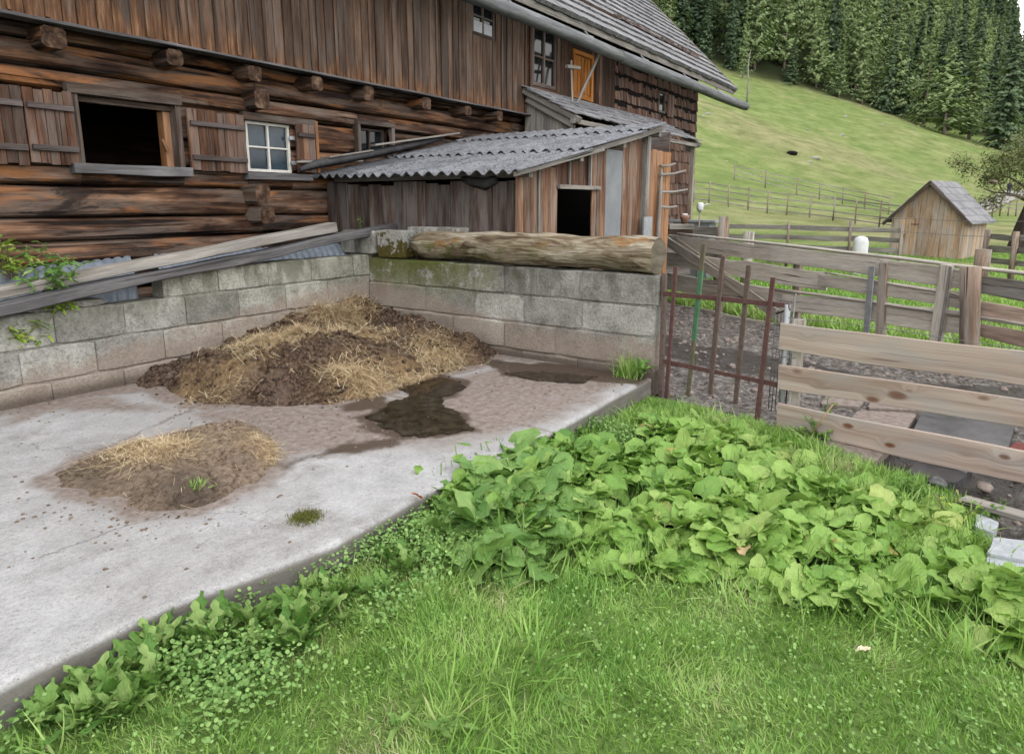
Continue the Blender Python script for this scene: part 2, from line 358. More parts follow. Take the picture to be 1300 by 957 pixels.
def endgrain():
    s=NT('log_end_grain'); p=s.uv(); n=s.noise(p,14,4)
    w=s.n('ShaderNodeTexWave',wave_type='RINGS',rings_direction='SPHERICAL'); s.put(w.inputs['Vector'],s.vmath('MULTIPLY',p,(5,1,1))); w.inputs['Scale'].default_value=18; w.inputs['Distortion'].default_value=2
    c=s.mix(s.math('MULTIPLY',w.outputs[0],.35),s.ramp(n,[(.3,(.10,.085,.06)),(.7,(.27,.245,.19))]),(.09,.075,.05))
    return s.done(c,.9,s.bump(n,.6,.01),.2)
M['endgrain']=endgrain()
def beamend():
    s=NT('cut_beam_end'); p=s.obj(); n=s.noise(p,9,5,.7); c=s.ramp(n,[(.34,(.02,.012,.009)),(.5,(.085,.05,.033)),(.68,(.24,.16,.11))])
    return s.done(c,.9,s.bump(n,.7,.02),.2)
M['beamend']=beamend()
def block(name,moss=0.,bright=1.,dirt=True):
    s=NT(name); p=s.pos(); r=s.rnd()
    n1=s.noise(p,3.2,6,.65); n2=s.noise(p,45,4,.7); n3=s.noise(p,130,2,.6); st=s.noise(s.vmath('MULTIPLY',p,(7,7,1.4)),1,5,.6,.5)
    b=bright
    c=s.ramp(n1,[(.3,(.22*b,.217*b,.195*b)),(.5,(.37*b,.365*b,.335*b)),(.7,(.52*b,.515*b,.485*b))])
    c=s.mix(.7,c,s.ramp(n2,[(.32,(.45,.45,.45)),(.5,(1,1,1)),(.68,(1.35,1.35,1.35))]),'MULTIPLY'); c=s.mix(s.mapr(s.noise(p,1.8,6,.7),.52,.64,0,.55,True),c,(.50,.49,.45)); c=s.mix(s.mapr(s.noise(s.vmath('ADD',p,(7.,3.,1.)),2.6,6,.7),.54,.66,0,.6,True),c,(.13,.125,.105))
    c=s.mix(s.mapr(n3,.36,.28,0,.6,True),c,(.045,.042,.036))
    br=s.mapr(r,0,1,.72,1.28); c=s.mix(1,c,s.xyz(br,br,br),'MULTIPLY')
    z=s.sep(p,2); y=s.sep(p,1); x=s.sep(p,0)
    # algae running down from the wall top
    al=s.math('MULTIPLY',s.mapr(st,.44,.6,0,1,True),s.mapr(z,.45,1.0,.05,1,True))
    c=s.mix(s.math('MULTIPLY',al,.6),c,(.085,.085,.065))
    if moss:
        mn=s.noise(p,4.5,6,.7); mz=s.mapr(z,.35,.95,0,1,True); my=s.mapr(y,3.4,5.2,0,1,True)
        cor=s.mapr(s.math('ABSOLUTE',s.math('SUBTRACT',y,6.1)),0,.5,.35,0,True)
        mm=s.math('MULTIPLY',s.mapr(s.math('ADD',mn,s.math('MULTIPLY',my,.14)),.5,.62,0,1,True),s.math('MULTIPLY',mz,s.math('ADD',my,cor,clamp=True)))
        c=s.mix(s.math('MULTIPLY',mm,moss),c,s.mix(n2,(.05,.065,.012),(.17,.19,.03)))
    if dirt: # manure brown creeping up the wall foot (height grows towards the corner)
        dn=s.noise(p,5,6,.7); line=s.mapr(s.math('ADD',x,s.mapr(y,4.,6.2,-3.,0)),2.,5.6,.16,.62)
        dd=s.mapr(s.math('ADD',z,s.math('MULTIPLY',s.math('SUBTRACT',dn,.5),.55)),line,s.math('ADD',line,.16),1,0,True)
        c=s.mix(s.math('MULTIPLY',dd,.68),c,s.mix(n2,(.21,.16,.125),(.50,.40,.33)))
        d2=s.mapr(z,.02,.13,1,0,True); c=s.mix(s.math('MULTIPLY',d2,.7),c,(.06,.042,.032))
    h=s.math('ADD',s.math('MULTIPLY',n2,1.),s.math('MULTIPLY',n3,.5))
    return s.done(c,.92,s.bump(s.math('ADD',h,s.math('MULTIPLY',n1,2.)),.7,.012),.2)
M['block']=block('concrete_block',moss=.9)
M['blockl']=block('concrete_block_left',moss=.25)
M['loose']=block('loose_block',dirt=False,bright=.95)
def mossblock():
    s=NT('mossy_white_block'); p=s.pos(); n=s.noise(p,9,6,.7); n2=s.noise(p,60,3)
    c=s.ramp(n2,[(.3,(.22,.22,.2)),(.7,(.5,.5,.47))]); z=s.sep(p,2)
    c=s.mix(s.mapr(s.math('ADD',n,s.mapr(z,1.,1.3,.14,-.06)),.52,.58,0,1,True),c,s.mix(n2,(.035,.03,.012),(.16,.13,.03)))
    return s.done(c,.95,s.bump(n2,.9,.02),.2)
M['mossblock']=mossblock()
def slabmat():
    s=NT('old_concrete_slab'); p=s.pos(); wet=s.attr('wet'); brown=s.attr('brown')
    n0=s.noise(p,.9,5,.6); n1=s.noise(p,5,6,.65); n2=s.noise(p,42,5,.75); n3=s.noise(p,150,3,.7); n4=s.noise(p,18,4,.7); n5=s.noise(p,1.7,7,.7,.4)
    c=s.ramp(n1,[(.28,(.37,.37,.375)),(.5,(.49,.49,.50)),(.72,(.59,.59,.60))])
    c=s.mix(s.mapr(n0,.42,.6,0,.4,True),c,(.36,.35,.34)); c=s.mix(s.mapr(n5,.50,.66,0,.6,True),c,(.27,.25,.235)); c=s.mix(s.mapr(n5,.42,.34,0,.4,True),c,(.62,.63,.66))
    c=s.mix(.6,c,s.ramp(n2,[(.34,(.6,.6,.6)),(.5,(1,1,1)),(.66,(1.18,1.18,1.18))]),'MULTIPLY')
    c=s.mix(s.mapr(n3,.42,.33,0,.75,True),c,(.15,.15,.15)); c=s.mix(s.mapr(n3,.6,.68,0,.7,True),c,(.68,.69,.71))
    c=s.mix(s.mapr(n4,.66,.72,0,.55,True),c,(.16,.14,.12))
    c=s.mix(s.mapr(n4,.30,.24,0,.5,True),c,(.62,.63,.65))
    wv=s.vmath('ADD',p,s.xyz(s.math('MULTIPLY',n1,.5),s.math('MULTIPLY',n4,.10),0.)); ce=s.voro(s.vmath('MULTIPLY',wv,(.42,.5,0)),1.,'DISTANCE_TO_EDGE'); ckl=s.math('MULTIPLY',s.mapr(ce,.0,.006,1,0,True),s.mapr(n0,.45,.55,0,1,True)); c=s.mix(s.math('MULTIPLY',ckl,.6),c,(.10,.095,.085))
    bm=s.math('MULTIPLY',brown,s.mapr(n1,.2,.62,.55,1.1),clamp=True)
    bm=s.mapr(s.math('ADD',bm,s.math('MULTIPLY',s.math('SUBTRACT',n2,.5),.5)),.15,.9,0,1,True)
    c=s.mix(s.math('MULTIPLY',bm,.88),c,s.ramp(n4,[(.3,(.14,.105,.085)),(.5,(.26,.205,.175)),(.7,(.37,.32,.29))]))
    wm=s.mapr(s.math('ADD',wet,s.math('MULTIPLY',s.math('SUBTRACT',n2,.5),.35)),.3,.7,0,1,True)
    c=s.mix(wm,c,s.mix(n2,(.065,.048,.036),(.17,.13,.105)))
    z=s.sep(p,2); side=s.mapr(z,-.012,-.03,0,1)
    c=s.mix(s.math('MULTIPLY',side,.8),c,s.mix(s.noise(s.vmath('MULTIPLY',p,(2,2,40)),1,3),(.10,.09,.07),(.25,.23,.2)))
    ro=s.math('SUBTRACT',.9,s.math('MULTIPLY',wm,.6))
    h=s.math('ADD',s.math('MULTIPLY',n2,1.),s.math('MULTIPLY',n3,.6))
    return s.done(c,ro,s.bump(s.math('ADD',h,s.math('MULTIPLY',n4,.5)),.75,.007),.3)
M['slab']=slabmat()
def puddle():
    s=NT('brown_puddle_water'); p=s.pos(); n=s.noise(p,12,4,.6)
    c=s.ramp(n,[(.35,(.026,.020,.014)),(.65,(.075,.056,.040))])
    return s.done(c,.06,s.bump(s.noise(p,6,2),.06,.01),.5)
M['puddle']=puddle()
def manure(name,dry=0.):
    s=NT(name); p=s.pos(); n1=s.noise(p,3.5,6,.7); n2=s.noise(p,28,6,.75); n3=s.noise(p,110,3,.7); st=s.attr('straw'); dk=s.attr('dark')
    if dry: c=s.ramp(n2,[(.34,(.12,.08,.055)),(.48,(.36,.265,.19)),(.62,(.54,.43,.33))])
    else: c=s.ramp(n2,[(.38,(.022,.014,.010)),(.5,(.11,.068,.046)),(.62,(.27,.185,.135))])  # darkest stop paints shadowed cavities into the dung colour
    c=s.mix(s.mapr(n1,.5,.66,0,.6,True),c,(.27,.2,.155) if not dry else (.33,.26,.2))
    c=s.mix(s.math('MULTIPLY',st,s.mapr(n2,.35,.55,.5,1),clamp=True),c,s.mix(n3,(.34,.20,.08),(.72,.53,.29)))
    c=s.mix(s.math('MULTIPLY',dk,.85),c,s.mix(n2,(.012,.009,.007),(.05,.037,.028)))
    ro=s.math('SUBTRACT',.9,s.math('MULTIPLY',dk,.45))
    h=s.math('ADD',s.math('MULTIPLY',n2,1.6),s.math('MULTIPLY',n3,.6))
    return s.done(c,ro,s.bump(h,1.,.03),.3)
M['manure']=manure('wet_manure'); M['manure2']=manure('drying_manure',1.)
def straw():
    s=NT('straw_stalk'); r=s.rnd(); c=s.ramp(r,[(0,(.30,.19,.10)),(.3,(.55,.40,.22)),(.7,(.78,.62,.38)),(1,(.86,.78,.58))])
    return s.done(c,.6,None,.35)
M['straw']=straw()
def leafm(name,stops,trans=.25,rough=.5,veins=True,spots=0.,obj=False):
    s=NT(name); r=s.rnd(); uv=s.uv()
    if obj: r=s.n('ShaderNodeObjectInfo').outputs['Random'] if obj=='only' else s.math('FRACT',s.math('ADD',s.math('MULTIPLY',r,.5),s.n('ShaderNodeObjectInfo').outputs['Random']))
    c=s.ramp(r,stops)
    nb=s.noise(s.pos(),14,3); c=s.mix(.4,c,s.ramp(nb,[(.3,(.65,.7,.6)),(.7,(1.3,1.25,1.2))]),'MULTIPLY')
    bmp=None
    if veins:
        x=s.math('ABSOLUTE',s.math('SUBTRACT',s.sep(uv,1),.5)); y=s.math('ADD',s.sep(uv,0),s.math('MULTIPLY',s.noise(uv,6,2),.06))
        mid=s.mapr(x,0,.035,1,0,True)
        q=s.math('SUBTRACT',s.math('MULTIPLY',y,8.),s.math('MULTIPLY',x,7.)); ve=s.math('PINGPONG',q,.5)
        vm=s.mapr(ve,0,.09,.7,0,True); vv=s.math('MAXIMUM',mid,vm)
        c=s.mix(s.math('MULTIPLY',vv,.38),c,s.mix(1,c,(2.0,1.6,2.4),'MULTIPLY')); c=s.mix(s.mapr(s.noise(s.vmath('MULTIPLY',uv,(5,5,1)),1,4,.7),.35,.55,.3,0),c,s.mix(1,c,(.7,.72,.7),'MULTIPLY')); 
        bmp=s.bump(s.math('SUBTRACT',s.noise(uv,9,3),vv),.6,.010)
    if spots:
        sp=s.noise(s.pos(),24,4,.7); c=s.mix(s.mapr(sp,.66,.72,0,spots,True),c,(.28,.17,.05))
    s.done(c,rough,bmp,.4)
    tr=s.n('ShaderNodeBsdfTranslucent'); s.put(tr.inputs[0],s.mix(.5,c,(.25,.42,.03)))
    mx=s.n('ShaderNodeMixShader'); mx.inputs[0].default_value=trans
    s.t.links.new(s.b.outputs[0],mx.inputs[1]); s.t.links.new(tr.outputs[0],mx.inputs[2]); s.t.links.new(mx.outputs[0],s.out.inputs[0])
    return s.m
M['dock']=leafm('dock_leaf',[(0,(.17,.37,.08)),(.3,(.29,.53,.11)),(.6,(.40,.63,.16)),(.9,(.50,.69,.21)),(.98,(.60,.66,.22)),(1,(.62,.50,.18))],.28,.36,True,.2)
M['dockdark']=leafm('dark_dock_leaf',[(0,(.13,.29,.08)),(.5,(.23,.43,.11)),(1,(.35,.54,.17))],.25,.34,True,.3)
M['grass']=leafm('grass_blade',[(0,(.16,.36,.065)),(.3,(.30,.54,.115)),(.6,(.41,.64,.17)),(.85,(.52,.69,.25)),(.97,(.58,.62,.30)),(1,(.65,.6,.4))],.3,.5,False)
M['clover']=leafm('clover_leaf',[(0,(.18,.36,.10)),(.6,(.28,.48,.14)),(1,(.36,.55,.19))],.2,.5,False)
M['weed']=leafm('weed_leaf',[(0,(.15,.34,.07)),(.6,(.27,.49,.12)),(1,(.40,.59,.19))],.25,.45,True,.1)
M['yellowleaf']=leafm('yellow_green_leaf',[(0,(.2,.36,.05)),(.6,(.42,.56,.09)),(1,(.6,.66,.16))],.3,.5,False)
M['moss']=leafm('moss_tuft',[(0,(.10,.10,.02)),(.6,(.17,.2,.04)),(1,(.28,.25,.08))],.1,.8,False)
M['spruce']=leafm('spruce_needles',[(0,(.06,.10,.06)),(.5,(.105,.165,.09)),(1,(.17,.24,.13))],.28,.8,False,obj=True)
M['larch']=leafm('larch_needles',[(0,(.19,.27,.12)),(.5,(.27,.36,.16)),(1,(.35,.44,.21))],.3,.8,False,obj=True)
M['appleleaf']=leafm('sparse_tree_leaf',[(0,(.12,.15,.06)),(.6,(.22,.25,.11)),(1,(.35,.33,.17))],.2,.6,False)
M['redleaf']=leafm('orange_leaf',[(0,(.6,.13,.06)),(1,(.7,.22,.1))],.2,.5,False)
def terrain():
    s=NT('meadow_ground'); p=s.pos(); fo=s.attr('forest')
    n1=s.noise(p,.035,6,.6); n2=s.noise(s.vmath('MULTIPLY',p,(1,1,2.5)),.35,6,.65); n3=s.noise(p,4,4,.7)
    c=s.ramp(n2,[(.3,(.13,.195,.06)),(.5,(.21,.275,.09)),(.7,(.31,.36,.15))])
    c=s.mix(s.mapr(n1,.42,.6,0,.75,True),c,s.ramp(n2,[(.35,(.20,.21,.09)),(.65,(.38,.355,.2))]))
    c=s.mix(.35,c,s.ramp(n3,[(.3,(.55,.6,.5)),(.7,(1.25,1.2,1.2))]),'MULTIPLY')
    c=s.mix(s.mapr(s.noise(p,.8,5,.75),.655,.70,0,.6,True),c,(.10,.085,.05))
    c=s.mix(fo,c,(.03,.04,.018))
    return s.done(c,.95,s.bump(s.math('ADD',n2,s.math('MULTIPLY',n3,.3)),1.,.5),.1)
M['terrain']=terrain()
def soil(name,a,b,rough=.95,sc_=20.):
    s=NT(name); p=s.pos(); n=s.noise(p,sc_,6,.7); return s.done(s.ramp(n,[(.3,a),(.7,b)]),rough,s.bump(n,1.,.02),.2)
M['lawn']=soil('lawn_soil',(.10,.17,.045),(.22,.34,.09))
def mud():
    s=NT('yard_mud'); p=s.pos(); wet=s.attr('wet'); n1=s.noise(p,1.6,6,.65); n2=s.noise(p,14,6,.75); n3=s.noise(p,60,4,.7)
    c=s.ramp(n2,[(.36,(.05,.042,.037)),(.5,(.18,.16,.147)),(.66,(.42,.40,.38))])
    c=s.mix(s.mapr(n3,.42,.3,0,.6,True),c,(.10,.08,.065))
    w=s.mapr(s.math('ADD',wet,s.math('MULTIPLY',s.math('SUBTRACT',n2,.5),.8)),.35,.65,0,1,True)
    c=s.mix(s.math('MULTIPLY',w,.9),c,s.ramp(n3,[(.3,(.02,.017,.015)),(.7,(.10,.085,.075))]))
    return s.done(c,s.math('SUBTRACT',.9,s.math('MULTIPLY',w,.6)),s.bump(s.math('ADD',n2,s.math('MULTIPLY',n3,.6)),1.,.03),.4)
M['mud']=mud()
def roofsheet():
    s=NT('lichened_fibre_cement'); p=s.pos(); n=s.noise(p,26,5,.75); n1=s.noise(p,1.6,5,.6); n2=s.noise(s.vmath('MULTIPLY',p,(2,14,14)),1,4,.6)
    c=s.ramp(n1,[(.3,(.12,.125,.145)),(.7,(.23,.24,.265))])
    c=s.mix(s.mapr(n2,.4,.62,0,.5,True),c,(.32,.33,.355))
    c=s.mix(s.mapr(n,.52,.60,0,.85,True),c,(.07,.07,.08))
    c=s.mix(s.mapr(s.noise(p,40,3),.62,.68,0,.5,True),c,(.5,.48,.42))
    dn=s.mapr(s.rnd(),.4,.6,.55,1.); c=s.mix(1,c,s.xyz(dn,dn,dn),'MULTIPLY')
    return s.done(c,.85,s.bump(n,.7,.008),.25)
M['roofsheet']=roofsheet()
def metal(name,c0,c1,rough=.5,met=.6,sc_=8.,rust=0.,rc=(.16,.055,.03)):
    s=NT(name); p=s.obj(); n=s.noise(p,sc_,5,.65); n2=s.noise(p,sc_*6,4,.7); c=s.ramp(n,[(.3,c0),(.7,c1)])
    if rust: c=s.mix(s.mapr(n2,.5,.62,0,rust,True),c,rc)
    return s.done(c,rough,s.bump(n2,.3,.003),.4,met)
M['galv']=metal('galvanised_metal',(.30,.32,.34),(.48,.50,.52),.5,.35)
M['pipe']=metal('ribbed_zinc',(.20,.24,.30),(.36,.41,.48),.5,.2)
M['rust']=metal('rusty_red_iron',(.12,.058,.055),(.21,.115,.105),.85,.1,30.,.5,(.085,.045,.035))
M['rust2']=metal('dark_rusty_iron',(.10,.062,.05),(.19,.14,.125),.85,.1,30.,.6,(.26,.22,.19))
M['greeniron']=metal('green_painted_iron',(.06,.17,.085),(.10,.26,.14),.7,.0,25.,.6,(.17,.19,.13))
M['olive']=metal('mossy_iron',(.10,.10,.06),(.20,.19,.13),.85,.0,25.,.5,(.2,.12,.08))
M['felt']=metal('black_roof_felt',(.035,.035,.04),(.08,.08,.085),.7,0.)
M['tin']=metal('grey_tin_sheet',(.20,.22,.24),(.30,.32,.335),.55,.2,3.,.25,(.36,.37,.38))
def plain(name,c,rough=.6,spec=.3,var=.15,em=None):
    s=NT(name); n=s.noise(s.pos(),18 if name!='wet_dark_slab' else 7,7,.75); k=1-var
    return s.done(s.mix(1,c,s.ramp(n,[(.3,(k,k,k)),(.7,(1+var,)*3)]),'MULTIPLY'),rough,s.bump(n,.2,.004),spec)
M['white']=plain('white_window_paint',(.72,.70,.66),.6)
M['whitestone']=plain('pale_stone_slab',(.46,.49,.53),.85,.2,.25)
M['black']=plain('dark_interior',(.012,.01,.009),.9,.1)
M['paper']=plain('white_paper',(.6,.62,.68),.8)
M['stone']=plain('field_stone',(.36,.35,.33),.9,.2,.3)
M['muddystone']=plain('muddy_flat_stone',(.27,.225,.2),.85,.3,.45)
M['wetstone']=plain('wet_dark_slab',(.085,.085,.09),.28,.5,.5)
M['brick']=plain('brick_red',(.2,.06,.05),.8,.3,.3)
M['cloth']=plain('dark_purple_cloth',(.04,.03,.08),.8)
M['skin']=plain('skin_tone',(.45,.27,.2),.6)
M['gravel']=plain('gravel_path',(.33,.32,.29),.95,.1,.25)
M['rope']=plain('pale_rope',(.5,.42,.33),.8)
M['plastic']=plain('white_plastic',(.72,.74,.76),.5)
M['clay']=plain('clay_pot',(.32,.18,.13),.8)
M['wire']=metal('fence_wire',(.16,.16,.16),(.3,.3,.3),.6,.4)
def glass(name,c=(.03,.045,.06),r=.12):
    s=NT(name); n=s.noise(s.pos(),3,3); return s.done(s.mix(s.mapr(n,.4,.7,0,1),c,tuple(k*2.2 for k in c)),r,None,.6)
M['glass']=glass('dusty_window_glass',(.022,.036,.048)); M['glassdark']=glass('dark_window_glass',(.012,.014,.015),.08)
# ================================================================== BARN
barn=thing('alpine_barn',(6,7.6,-.2),'long weathered log barn with dark plank upper storey and grey shake roof','barn')
def fill(mb,u0,u1,z0,z1,holes):
    """split a horizontal band around holes -> list of (u0,u1,z0,z1)"""
    cuts=sorted({u0,u1,*[h[0] for h in holes if u0<h[0]<u1],*[h[1] for h in holes if u0<h[1]<u1]})
    out=[]
    for a,b in zip(cuts,cuts[1:]):
        segs=[(z0,z1)]
        for h in holes:
            if h[0]<=a+1e-6 and h[1]>=b-1e-6:
                ns=[]
                for s0,s1 in segs:
                    if h[3]<=s0 or h[2]>=s1: ns.append((s0,s1))
                    else:
                        if h[2]>s0+.01: ns.append((s0,h[2]))
                        if h[3]<s1-.01: ns.append((h[3],s1))
                segs=ns
        for sg in segs:
            if out and out[-1][1]==a and (out[-1][2],out[-1][3])==sg: out[-1]=(out[-1][0],b,*sg)
            else: out.append((a,b,*sg))
    return out
HW1=(3.20,4.27,2.0,2.66); HW2=(5.09,5.74,2.0,2.59); HW3=(6.90,7.52,2.3,2.70)
lowholes=[HW1,HW2,HW3]
def loglay(mb,mb2,u0,u1,z0,z1,rnd):
    # one hewn log: bulged section with worn edges that wander
    n=max(2,int((u1-u0)/.22)); rings=[]; sx=rnd*77
    for i in range(n+1):
        u=u0+(u1-u0)*i/n; w0=noise.noise(Vector((u*.7,sx,0)))*.022; w1=noise.noise(Vector((u*.7,sx+9,0)))*.022
        a,b=z0+w0*(1 if z1-z0>.2 else .2),z1+w1*(1 if z1-z0>.2 else .2); c=(a+b)/2;h=(b-a)/2+.004
        f=7.50+noise.noise(Vector((u*.5,sx+3,0)))*.02; fl=noise.noise(Vector((u*1.6,sx+5,0)))*.012
        P=[(7.72,a),(7.72,b),(f+.075,b-.004),(f+.016,b-.026),(f+fl,b-h*.45),(f-.012+fl,c),(f+fl*.4,a+h*.4),(f+.02,a+.026),(f+.075,a+.004)]
        rings.append([Vector((u,y,z)) for y,z in P])
    mb.loft(rings,rnd=rnd)
logs=MB(); z=-.25; hs=[.27,.36,.30,.30,.34,.24,.29,.33,.22,.31,.30,.33,.30]; 
zz=[-.25,.1,.42,.72,1.0,1.24,1.47,1.79,2.02,2.32,2.68,2.88,3.12,3.42]
for a,b in zip(zz,zz[1:]):
    j=[-7.9]+sorted([random.uniform(-4,0),5.2+random.uniform(-.1,.1),random.uniform(9,11)])+[14.65]
    for p,q in zip(j,j[1:]):
        for u0,u1,s0,s1 in fill(logs,p,q,a,b,lowholes): loglay(logs,None,u0,u1,s0,s1,random.random())
logwall=logs.build('log_wall',M['log'],barn)
# interior, far walls, floor deck (keep the inside dark)
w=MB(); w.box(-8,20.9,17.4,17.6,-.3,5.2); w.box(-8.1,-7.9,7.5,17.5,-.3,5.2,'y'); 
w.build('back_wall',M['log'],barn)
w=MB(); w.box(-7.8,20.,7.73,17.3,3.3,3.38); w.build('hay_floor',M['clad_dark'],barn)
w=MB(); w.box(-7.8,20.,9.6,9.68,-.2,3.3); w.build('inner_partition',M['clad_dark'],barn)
w=MB(); 
for x in (3.45,): w.beam((x,8.6,1.6),(x+.5,8.9,3.2),.12,.14)
w.build('inner_post',M['black'],barn)  # black colour paints the dim of the room onto the post
# upper plank storey
uph=[(9.34,10.0,4.36,5.0),(11.17,12.05,3.80,4.92),(12.68,13.52,3.80,4.70)]
cl=MB(); u=-7.9
while u<10.9:
    wd=random.uniform(.11,.19); u1=min(u+wd,10.9)
    for a,b,s0,s1 in fill(cl,u,u1,3.27+random.uniform(-.012,.012),5.75,uph):
        yo=random.uniform(0,.018)
        cl.box(a+.004,b-.004,7.30+yo,7.335+yo,s0,s1,'z',ch=.006,n=2,rnd=random.random())
    if random.random()<.5:
        cl.box(u1-.02,u1+.02,7.285,7.30+.0,3.29,5.7,'z',rnd=random.random()) if not(9.2<u1<10.1) else None
    u=u1
cl.build('plank_wall',M['clad'],barn)
cl=MB(); u=10.95
while u<14.65:
    u1=min(u+random.uniform(.13,.2),14.65)
    for a,b,s0,s1 in fill(cl,u,u1,2.6,5.75,uph): cl.box(a+.003,b-.003,7.34,7.37,s0,s1,'z',ch=.004,rnd=random.random())
    u=u1
cl.box(-7.9,20.1,7.42,7.48,3.45,5.7,'z',rnd=.1) if False else None
cl.build('dark_plank_wall',M['clad_dark'],barn)
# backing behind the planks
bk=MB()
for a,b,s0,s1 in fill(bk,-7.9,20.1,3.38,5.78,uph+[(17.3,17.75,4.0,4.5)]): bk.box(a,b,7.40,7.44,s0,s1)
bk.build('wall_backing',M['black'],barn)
# shingled end
def shingles(mb,axis,a0,a1,z0,z1,f,holes=(),step=.3,wmin=.09,wmax=.17,nrm=-1):
    z=z0
    while z<z1:
        u=a0
        while u<a1:
            u1=min(u+random.uniform(wmin,wmax),a1)
            zb=z+random.uniform(-.02,.02)
            if not any(h[0]<(u+u1)/2<h[1] and h[2]<z+step*.5<h[3] for h in holes):
                t0=random.uniform(.03,.05)
                # wedge: thick lower edge
                P=[(f+nrm*t0,zb),(f,zb),(f,zb+step*1.12),(f+nrm*.008,zb+step*1.12)]
                g=.004
                if axis=='x': rings=[[Vector((uu,y,q)) for y,q in P] for uu in (u+g,u1-g)]
                else: rings=[[Vector((y,uu,q)) for y,q in P] for uu in (u+g,u1-g)]
                b=len(mb.v); r=random.random()
                for rg in rings: mb.v.extend(rg)
                for j in range(4):
                    k=(j+1)%4; mb.face((b+j,b+k,b+4+k,b+4+j),[(rings[0][j].z,u),(rings[0][k].z,u),(rings[1][k].z,u1),(rings[1][j].z,u1)],r)
                mb.face((b+3,b+2,b+1,b),[(0,0)]*4,r); mb.face((b+4,b+5,b+6,b+7),[(0,0)]*4,r)
            u=u1
        z+=step
smallhole=(17.3,17.75,3.98,4.52)
sh=MB(); shingles(sh,'x',14.65,20.2,-.2,5.5,7.42,[smallhole]); shingles(sh,'y',7.45,16.8,-.2,5.2,20.2,nrm=1)
sh.build('shingle_wall',M['shingle'],barn)
bk=MB(); bk.box(14.6,20.18,7.43,7.55,-.2,3.38); bk.box(20.1,20.19,7.56,17.5,-.2,5.3,'y')
# gable fill above the end wall
bk.build('shingle_backing',M['clad_dark'],barn)
gb=MB()
for yy in np.arange(7.5,17.5,.2):
    m=yy+.1; top=5.5+min(m-7.3,17.7-m)*.97; gb.box(20.11,20.17,yy+.004,yy+.196,5.2,top,'z',rnd=random.random())
gb.build('gable_boards',M['clad'],barn)
# ledge under the planks
lg=MB(); lg.beam((-7.9,7.27,3.255),(10.98,7.27,3.235),.17,.028,n=30,wob=.012); lg.build('drip_board',M['ledge'],barn)
lg=MB(); lg.beam((-7.9,7.42,3.33),(10.9,7.42,3.33),.12,.17); lg.build('wall_plate',M['clad_dark'],barn)
for u,s in [(3.0,.20),(4.14,.17),(5.09,.17),(5.98,.17),(6.91,.18),(8.08,.18),(9.05,.16),(9.98,.16),(1.9,.19),(.8,.18)]:
    b=MB(); b.beam((u,7.62,3.12),(u,7.22+random.uniform(-.03,.03),3.115+random.uniform(-.01,.01)),s*1.05,s,n=3,ch=.03,wob=.02,mi=0); b.mi[-1]=1
    b.build('beam_end',[M['log'],M['beamend']],barn)
b=MB(); b.beam((5.2,7.62,2.84),(5.2,7.27,2.84),.2,.22,n=2,ch=.03); b.mi[-1]=1; b.build('beam_end',[M['log'],M['beamend']],barn)
for zc,hh,dx in ((1.72,.23,0.),(1.47,.20,.03)):
    b=MB(); b.beam((5.1+dx,7.62,zc),(5.1+dx,7.24,zc),.20,hh,n=3,ch=.035,wob=.02); b.mi[-1]=1; b.build('log_end',[M['log_grey'],M['beamend']],barn)
# windows
def window(u0,u1,z0,z1,y,fmat,pmat,name='window',fw=.05,mull=(1,1),depth=.07,pane=True,sill=True,outer=None):
    f=MB(); yy=y
    f.box(u0,u1,yy,yy+depth,z1-fw,z1); f.box(u0,u1,yy,yy+depth,z0,z0+fw)
    f.box(u0,u0+fw,yy+.002,yy+depth-.002,z0+fw,z1-fw,'z'); f.box(u1-fw,u1,yy+.002,yy+depth-.002,z0+fw,z1-fw,'z')
    nx,nz=mull
    for i in range(1,nx+1): c=u0+(u1-u0)*i/(nx+1); f.box(c-fw*.35,c+fw*.35,yy+.004,yy+depth-.01,z0+fw,z1-fw,'z')
    for i in range(1,nz+1): c=z0+(z1-z0)*i/(nz+1); f.box(u0+fw,u1-fw,yy+.008,yy+depth-.014,c-fw*.3,c+fw*.3)
    fo=f.build(name,fmat,barn)
    if pane:
        p=MB(); p.box(u0+fw*.5,u1-fw*.5,yy+depth*.55,yy+depth*.7,z0+fw*.5,z1-fw*.5,ch=.001); p.build('pane',pmat,fo)
    return fo
# big open stable window
wf=MB(); wf.beam((3.13,7.455,2.715),(4.27,7.455,2.715),.09,.10,n=3,wob=.01); wf.build('window_lintel',M['frame'],barn)
wf=MB(); wf.beam((3.10,7.45,1.955),(4.32,7.45,1.955),.12,.10,n=3,wob=.01); wf.build('window_sill',M['ledge'],barn)
wf=MB(); wf.box(3.17,3.225,7.43,7.6,2.005,2.665,'z'); wf.box(4.20,4.26,7.43,7.6,2.005,2.665,'z'); wf.box(3.225,4.2,7.52,7.6,2.605,2.66)
wf.build('window_frame',M['frame'],barn)
wf=MB(); wf.box(4.12,4.198,7.55,7.68,2.005,2.60,'z',rnd=.6); wf.beam((4.07,7.53,2.30),(4.12,7.53,2.18),.05,.03); wf.build('inner_jamb',M['orange'],barn)
def shutter(u0,u1,z0,z1,name='shutter',nb=5,batt=True):
    s=MB(); u=u0; wd=(u1-u0)/nb
    for i in range(nb):
        s.box(u0+i*wd+.002,u0+(i+1)*wd-.002,7.41,7.44+random.uniform(0,.006),z0+random.uniform(-.012,.012),z1+random.uniform(-.012,.012),'z',rnd=random.random())
    so=s.build(name,M['shutter'],barn)
    if batt:
        for zc in (z0+(z1-z0)*.22,z0+(z1-z0)*.78):
            b=MB(); b.beam((u0+.02,7.392,zc),(u1-.01,7.392,zc-.004),.03,.055); b.build('batten',M['batten'],so)
    return so
